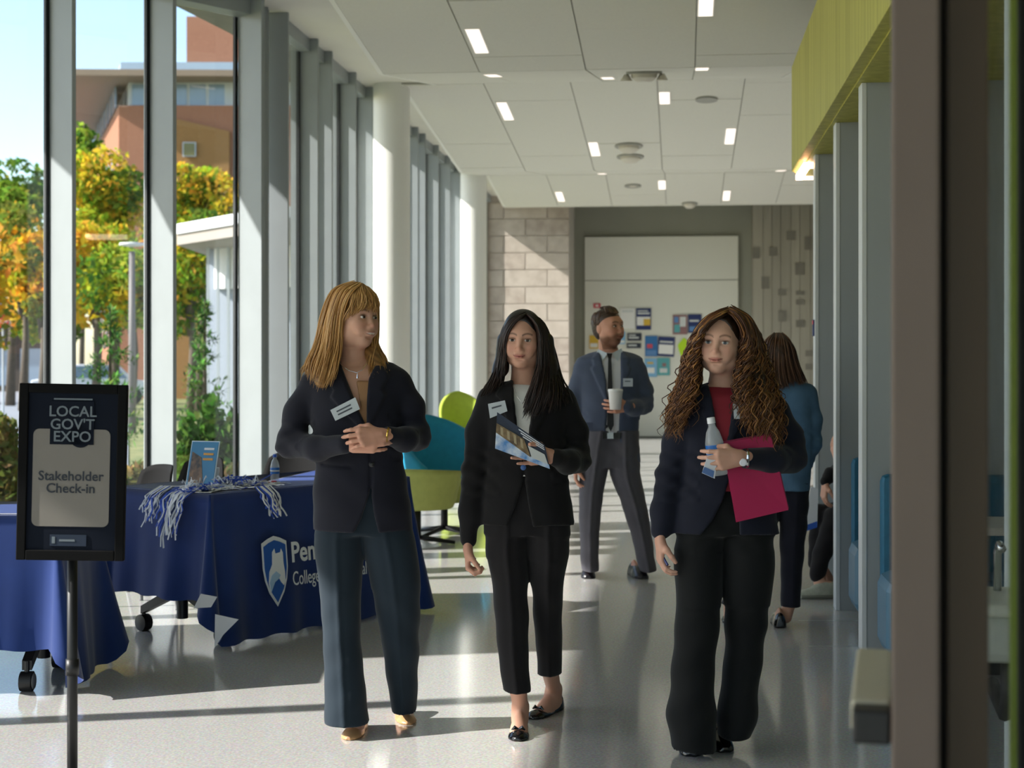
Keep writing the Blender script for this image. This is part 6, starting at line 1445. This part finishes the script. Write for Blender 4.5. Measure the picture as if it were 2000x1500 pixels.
# ------------------------------------------------------------------ woman in a denim shirt, seen from behind
w4 = Person('person', 'woman with brown hair in a blue denim shirt seen from behind', 8.5, 1527)
P = w4.P; hd = (P(1520, 697, 0), rot3(math.pi - .25, 0, 0), .98)
T_ = [(742, 1498, 1556, .0, .06), (752, 1478, 1580, 0, .08), (768, 1468, 1588, 0, .1), (810, 1466, 1590, 0, .112), (860, 1470, 1586, 0, .112), (920, 1474, 1583, 0, .112), (957, 1474, 1581, 0, .12)]
aR = ([P(1578, 768), P(1588, 820, .0), P(1588, 870, .02), P(1572, 905, .12), P(1555, 915, .2)], [.05, .047, .044, .04, .034])
aL = ([P(1472, 768), P(1462, 820, .0), P(1462, 875, .02), P(1480, 905, .12), P(1500, 915, .2)], [.05, .047, .044, .04, .034])
lg = [[(940, 1522, 1581, 0, .1), (1000, 1522, 1578, 0, .09), (1080, 1524, 1570, 0, .075), (1184, 1525, 1562, .0, .062)], [(940, 1474, 1530, 0, .1), (1000, 1468, 1524, .0, .09), (1080, 1446, 1494, .0, .075), (1180, 1408, 1444, .0, .06)]]
th = ((1527 - 1000) / F * 8.5 - w4.u0, .16, 0.); th2 = ((1425 - 1000) / F * 8.5 - w4.u0, .16, 0.)
body(w4, hd, T_, [aL, aR], lg, [dict(wrist=P(1550, 916, .21), fwd=(-1, .2, 0), palm=(0, -1, 0), thumb_side=1, curl=.5), dict(wrist=P(1505, 916, .21), fwd=(1, .2, 0), palm=(0, -1, 0), thumb_side=-1, curl=.5)],
     neck=([P(1522, 725, .0), P(1524, 750, .0)], [.047, .055]), feet=[(th, math.pi + .1, FOOT, ([P(1543, 1170, 0), P(1536, 1206, .0)], [.036, .03])), (th2, math.pi - .3, FOOT, ([P(1426, 1165, 0), P(1424, 1206, .0)], [.036, .03]))])
jacket(w4, T_, [aL, aR], mat('blue_denim_shirt', '4f7291', .8, var=.12, scale=14, bump=.1, bscale=500), h=.0075, name='denim_shirt')
trousers(w4, lg, cloth('ink_navy_trousers', '191a26'), .004, h=.0075)
shoes(w4, [(th, math.pi + .1), (th2, math.pi - .3)], M_pat, LOAF, 'flat_shoe')
K1 = [[P(1510, 652, -.02), P(1494, 668, -.07), P(1484, 700, -.06), P(1482, 740, -.07), P(1490, 764, -.09)], [P(1515, 651, -.03), P(1508, 668, -.105), P(1502, 705, -.11), P(1502, 740, -.1), P(1508, 764, -.11)], [P(1522, 651, -.03), P(1526, 668, -.105), P(1528, 705, -.115), P(1532, 740, -.1), P(1538, 762, -.11)], [P(1526, 652, -.02), P(1542, 672, -.08), P(1550, 705, -.08), P(1560, 735, -.07), P(1568, 752, -.08)], [P(1526, 652, .02), P(1550, 680, -.0), P(1558, 710, -.0), P(1570, 738, -.02), P(1578, 750, -.02)]]
hair(w4, hd, [(K1, 380, dict(jit=.007))], [([P(1516, 690, -.04), P(1522, 745, -.05)], [.075, .055]), ([P(1545, 715, -.03), P(1560, 740, -.04)], [.036, .026])], ['4a2f1e', '5d3c26', '38241a', '6a4830'], '3d281a', label='straight brown hair', wave=(.002, 6.))
# ------------------------------------------------------------------ seated person mostly hidden by the partition
w5 = Person('person', 'person in black seated in the booth, mostly hidden by the partition', 10.0, 1690)
P = w5.P; hd = (P(1712, 800, -.05), rot3(-1.2, .1, 0), 1.0)
T_ = [(845, 1692, 1735, .0, .055), (858, 1672, 1752, 0, .08), (880, 1662, 1762, 0, .1), (940, 1664, 1762, 0, .11), (1010, 1662, 1768, 0, .12), (1034, 1662, 1770, 0, .13)]
aL = ([P(1670, 880, -.05), P(1650, 905, -.2), P(1634, 925, -.32), P(1622, 928, -.42), P(1612, 940, -.46)], [.052, .05, .047, .042, .034])
aR = ([P(1750, 880, .0), P(1745, 940, -.1), P(1715, 960, -.2), P(1670, 930, -.26), P(1640, 905, -.3)], [.05, .046, .043, .038, .03])
Lk = [([P(1690, 1018, -.05), P(1650, 1010, -.35), P(1632, 1012, -.46)], [.085, .075, .07]), ([P(1632, 1012, -.46), P(1606, 1080, -.5), P(1596, 1122, -.5)], [.072, .056, .05]), ([P(1705, 1020, -.05), P(1640, 1000, -.3), P(1600, 1005, -.38)], [.085, .07, .064]), ([P(1600, 1005, -.38), P(1596, 1060, -.38), P(1592, 1100, -.38)], [.06, .05, .045])]
toe = P(1556, 1171, -.55); toe = (toe[0], toe[1], 0.); toe2 = P(1600, 1150, -.36); toe2 = (toe2[0], toe2[1], 0.)
body(w5, hd, T_, [aL, aR], [], [dict(wrist=P(1612, 944, -.46), fwd=(-.15, -.1, -1), palm=(.9, .2, 0), thumb_side=1, curl=.5), dict(wrist=P(1636, 900, -.3), fwd=(-.35, -.1, 1), palm=(.9, .2, .2), thumb_side=-1, curl=.25)],
     neck=([P(1714, 830, -.01), P(1714, 850, .0)], [.047, .055]), feet=[(toe, math.pi / 2 - .1, FOOT, ([P(1598, 1110, -.5), P(1602, 1150, -.5)], [.04, .036])), (toe2, math.pi / 2, FOOT, ([P(1594, 1090, -.38), P(1618, 1130, -.36)], [.036, .032]))])
jacket(w5, T_, [aL, aR], M_blk2, h=.009, name='black_top')
lo, hi = bounds([], Lk); f = Field(lo, hi, .008)
for a_, r_ in Lk: f.chain(a_, r_, .02)
folds(f, lo, hi, .003, 40, 20, 1.); w5.field(f, 'trousers', M_trs2)
SNK = [(0, .02, .03, 0), (.02, .04, .048, 0), (.07, .047, .06, 0), (.12, .045, .085, 0), (.18, .04, .1, 0), (.25, .037, .1, 0), (.28, .022, .09, 0)]
sn = shoes(w5, [(toe, math.pi / 2 - .1)], mat('pale_grey_sneaker', 'b9bcae', .7, c2='9aa08f', scale=18), SNK, 'sneaker')[0]
shoes(w5, [(toe2, math.pi / 2)], M_blk, SNK, 'sneaker', label='black sneaker')
t, h_, sd = shoe_local(toe, math.pi / 2 - .1); b_ = MB()
for q in (-1, 1): b_.tube([(t[0] + h_[0] * l + sd[0] * q * w_, t[1] + h_[1] * l + sd[1] * q * w_, .014) for l, w_ in ((.02, .036), (.07, .046), (.18, .041), (.27, .026))], .012, 6)
w5.mb(b_, 'sneaker_sole', mat('sneaker_sole', '7d7f74', .7), sn)
slab_on(w5, [(1566, 1040), (1596, 1030), (1598, 955), (1584, 950)], -.52, .004, 'held_paper', mat('paper_white', 'e9eaee', .6)); slab_on(w5, [(1566, 1040), (1596, 1030), (1596, 1018), (1568, 1028)], -.524, .002, 'paper_band', M_cap)
hair(w5, hd, [], [([P(1716, 790, .0), P(1722, 850, .03)], [.07, .05])], ['2a1d17'], '2a1d17', h=.009)
# ================================================================== THINGS HELD
# booklet
P = w2.P; c4 = [(971, 805), (1064, 869), (1074, 916), (967, 876)]; vv = [-.255, -.25, -.245, -.255]
M_cov = mat('booklet_navy', '1b2740', .35); 
def held_root(name, pr, px, py, v, label, cat):
    p = pr.P(px, py, v); q = pr.xyz(np.array([p]))[0] + np.array(pr.root.location); r = empty(name, tuple(q)); tag(r, label, cat); return r
def slab_w(pr, root, pts, v, t, name, m):
    o = slab_on(pr, pts, v, t, name, m, root); o.data.transform(Matrix.Translation(pr.root.location - root.location)); return o
def lerp4(c, a, b): 
    p = np.array(c, float); return tuple((p[0] * (1 - a) + p[1] * a) * (1 - b) + (p[3] * (1 - a) + p[2] * a) * b)
def sub4(c, pts): return [lerp4(c, a, b) for a, b in pts]
bk = held_root('booklet', w2, 1020, 870, -.25, 'glossy booklet with a columned building photo held by the dark haired woman', 'booklet')
slab_w(w2, bk, c4, vv, .006, 'booklet_cover', M_cov)
def prn(pts, name, m, dv=.001): slab_w(w2, bk, sub4(c4, pts), -.2575 - dv + .0, .001, name, m)
prn([(0, .5), (.35, .62), (.62, .8), (1, .82), (1, 1), (0, 1)], 'sky_print', mat('print_sky', '4a86c8', .35, c2='dfe7ee', scale=22))
prn([(0, .3), (.55, .3), (.62, .62), (.66, .84), (.35, .68), (0, .56)], 'building_print', mat('print_building', '4a3a2a', .4, c2='8f7650', scale=30), .002)
for k in range(4): prn([(.08 + k * .13, .34), (.13 + k * .13, .34), (.14 + k * .13, .56 + .03 * k), (.09 + k * .13, .54 + .03 * k)], 'column_print', mat('print_column', 'a89878', .4), .003)
prn([(.62, .45), (.95, .45), (.98, .82), (.68, .84)], 'white_wing_print', mat('print_pale', 'c3c6c4', .4), .002)
for k in range(3): prn([(.45 + .04 * k, .06 + k * .08), (.97, .06 + k * .08), (.97, .10 + k * .08), (.45 + .04 * k, .10 + k * .08)], 'title_line', M_prn, .003)
# pink folder, bottle and napkin
fd = held_root('folder', w3, 1470, 930, -.15, 'magenta pink folder held against the navy blazer', 'folder')
M_mag = mat('magenta_card', 'b0114f', .45, spec=.4)
slab_w(w3, fd, [(1411, 866), (1505, 848), (1540, 996), (1438, 1020)], [-.15, -.15, -.15, -.16], .008, 'folder_cover', M_mag)
slab_w(w3, fd, [(1413, 862), (1507, 845), (1541, 993), (1440, 1016)], [-.141, -.141, -.141, -.151], .006, 'folder_back', mat('magenta_card_back', '8d0d42', .5))
a_, b_ = [w3.xyz(np.array([q]))[0] + np.array(w3.root.location) for q in (w3.P(1404, 928, -.196), w3.P(1388, 815, -.196))]
bottle(Vector(a_), Vector(b_) - Vector(a_), (Vector(b_) - Vector(a_)).length / .208, 'clear water bottle with blue label and white cap held by the curly haired woman', M_capw)
nq = held_root('paper_napkin', w3, 1385, 910, -.26, 'small crumpled white napkin held under the bottle', 'napkin')
slab_w(w3, nq, [(1382, 890), (1402, 886), (1396, 935), (1371, 924)], [-.262, -.255, -.26, -.265], .004, 'napkin_sheet', M_lining); slab_w(w3, nq, [(1376, 912), (1395, 920), (1393, 933), (1371, 923)], [-.268, -.263, -.264, -.27], .003, 'napkin_print', mat('napkin_blue', '5f7fb8', .7))
# paper cup
q = mn.xyz(np.array([mn.P(1202, 800, -.285)]))[0] + np.array(mn.root.location); r = empty('paper_cup', tuple(q)); tag(r, 'white paper cup held by the bearded man', 'cup')
MB().lathe([(.036, 0), (.047, .115), (.049, .118), (.045, .12), (.03, .118)], tuple(q), 22).build('cup_wall', mat('paper_cup_white', 'eceae6', .6), r, smooth=True)
MB().lathe([(.048, .118), (.05, .124), (.047, .135), (.01, .137)], tuple(q), 22).build('cup_lid', mat('cup_lid_white', 'f2f2f0', .4), r, smooth=True)
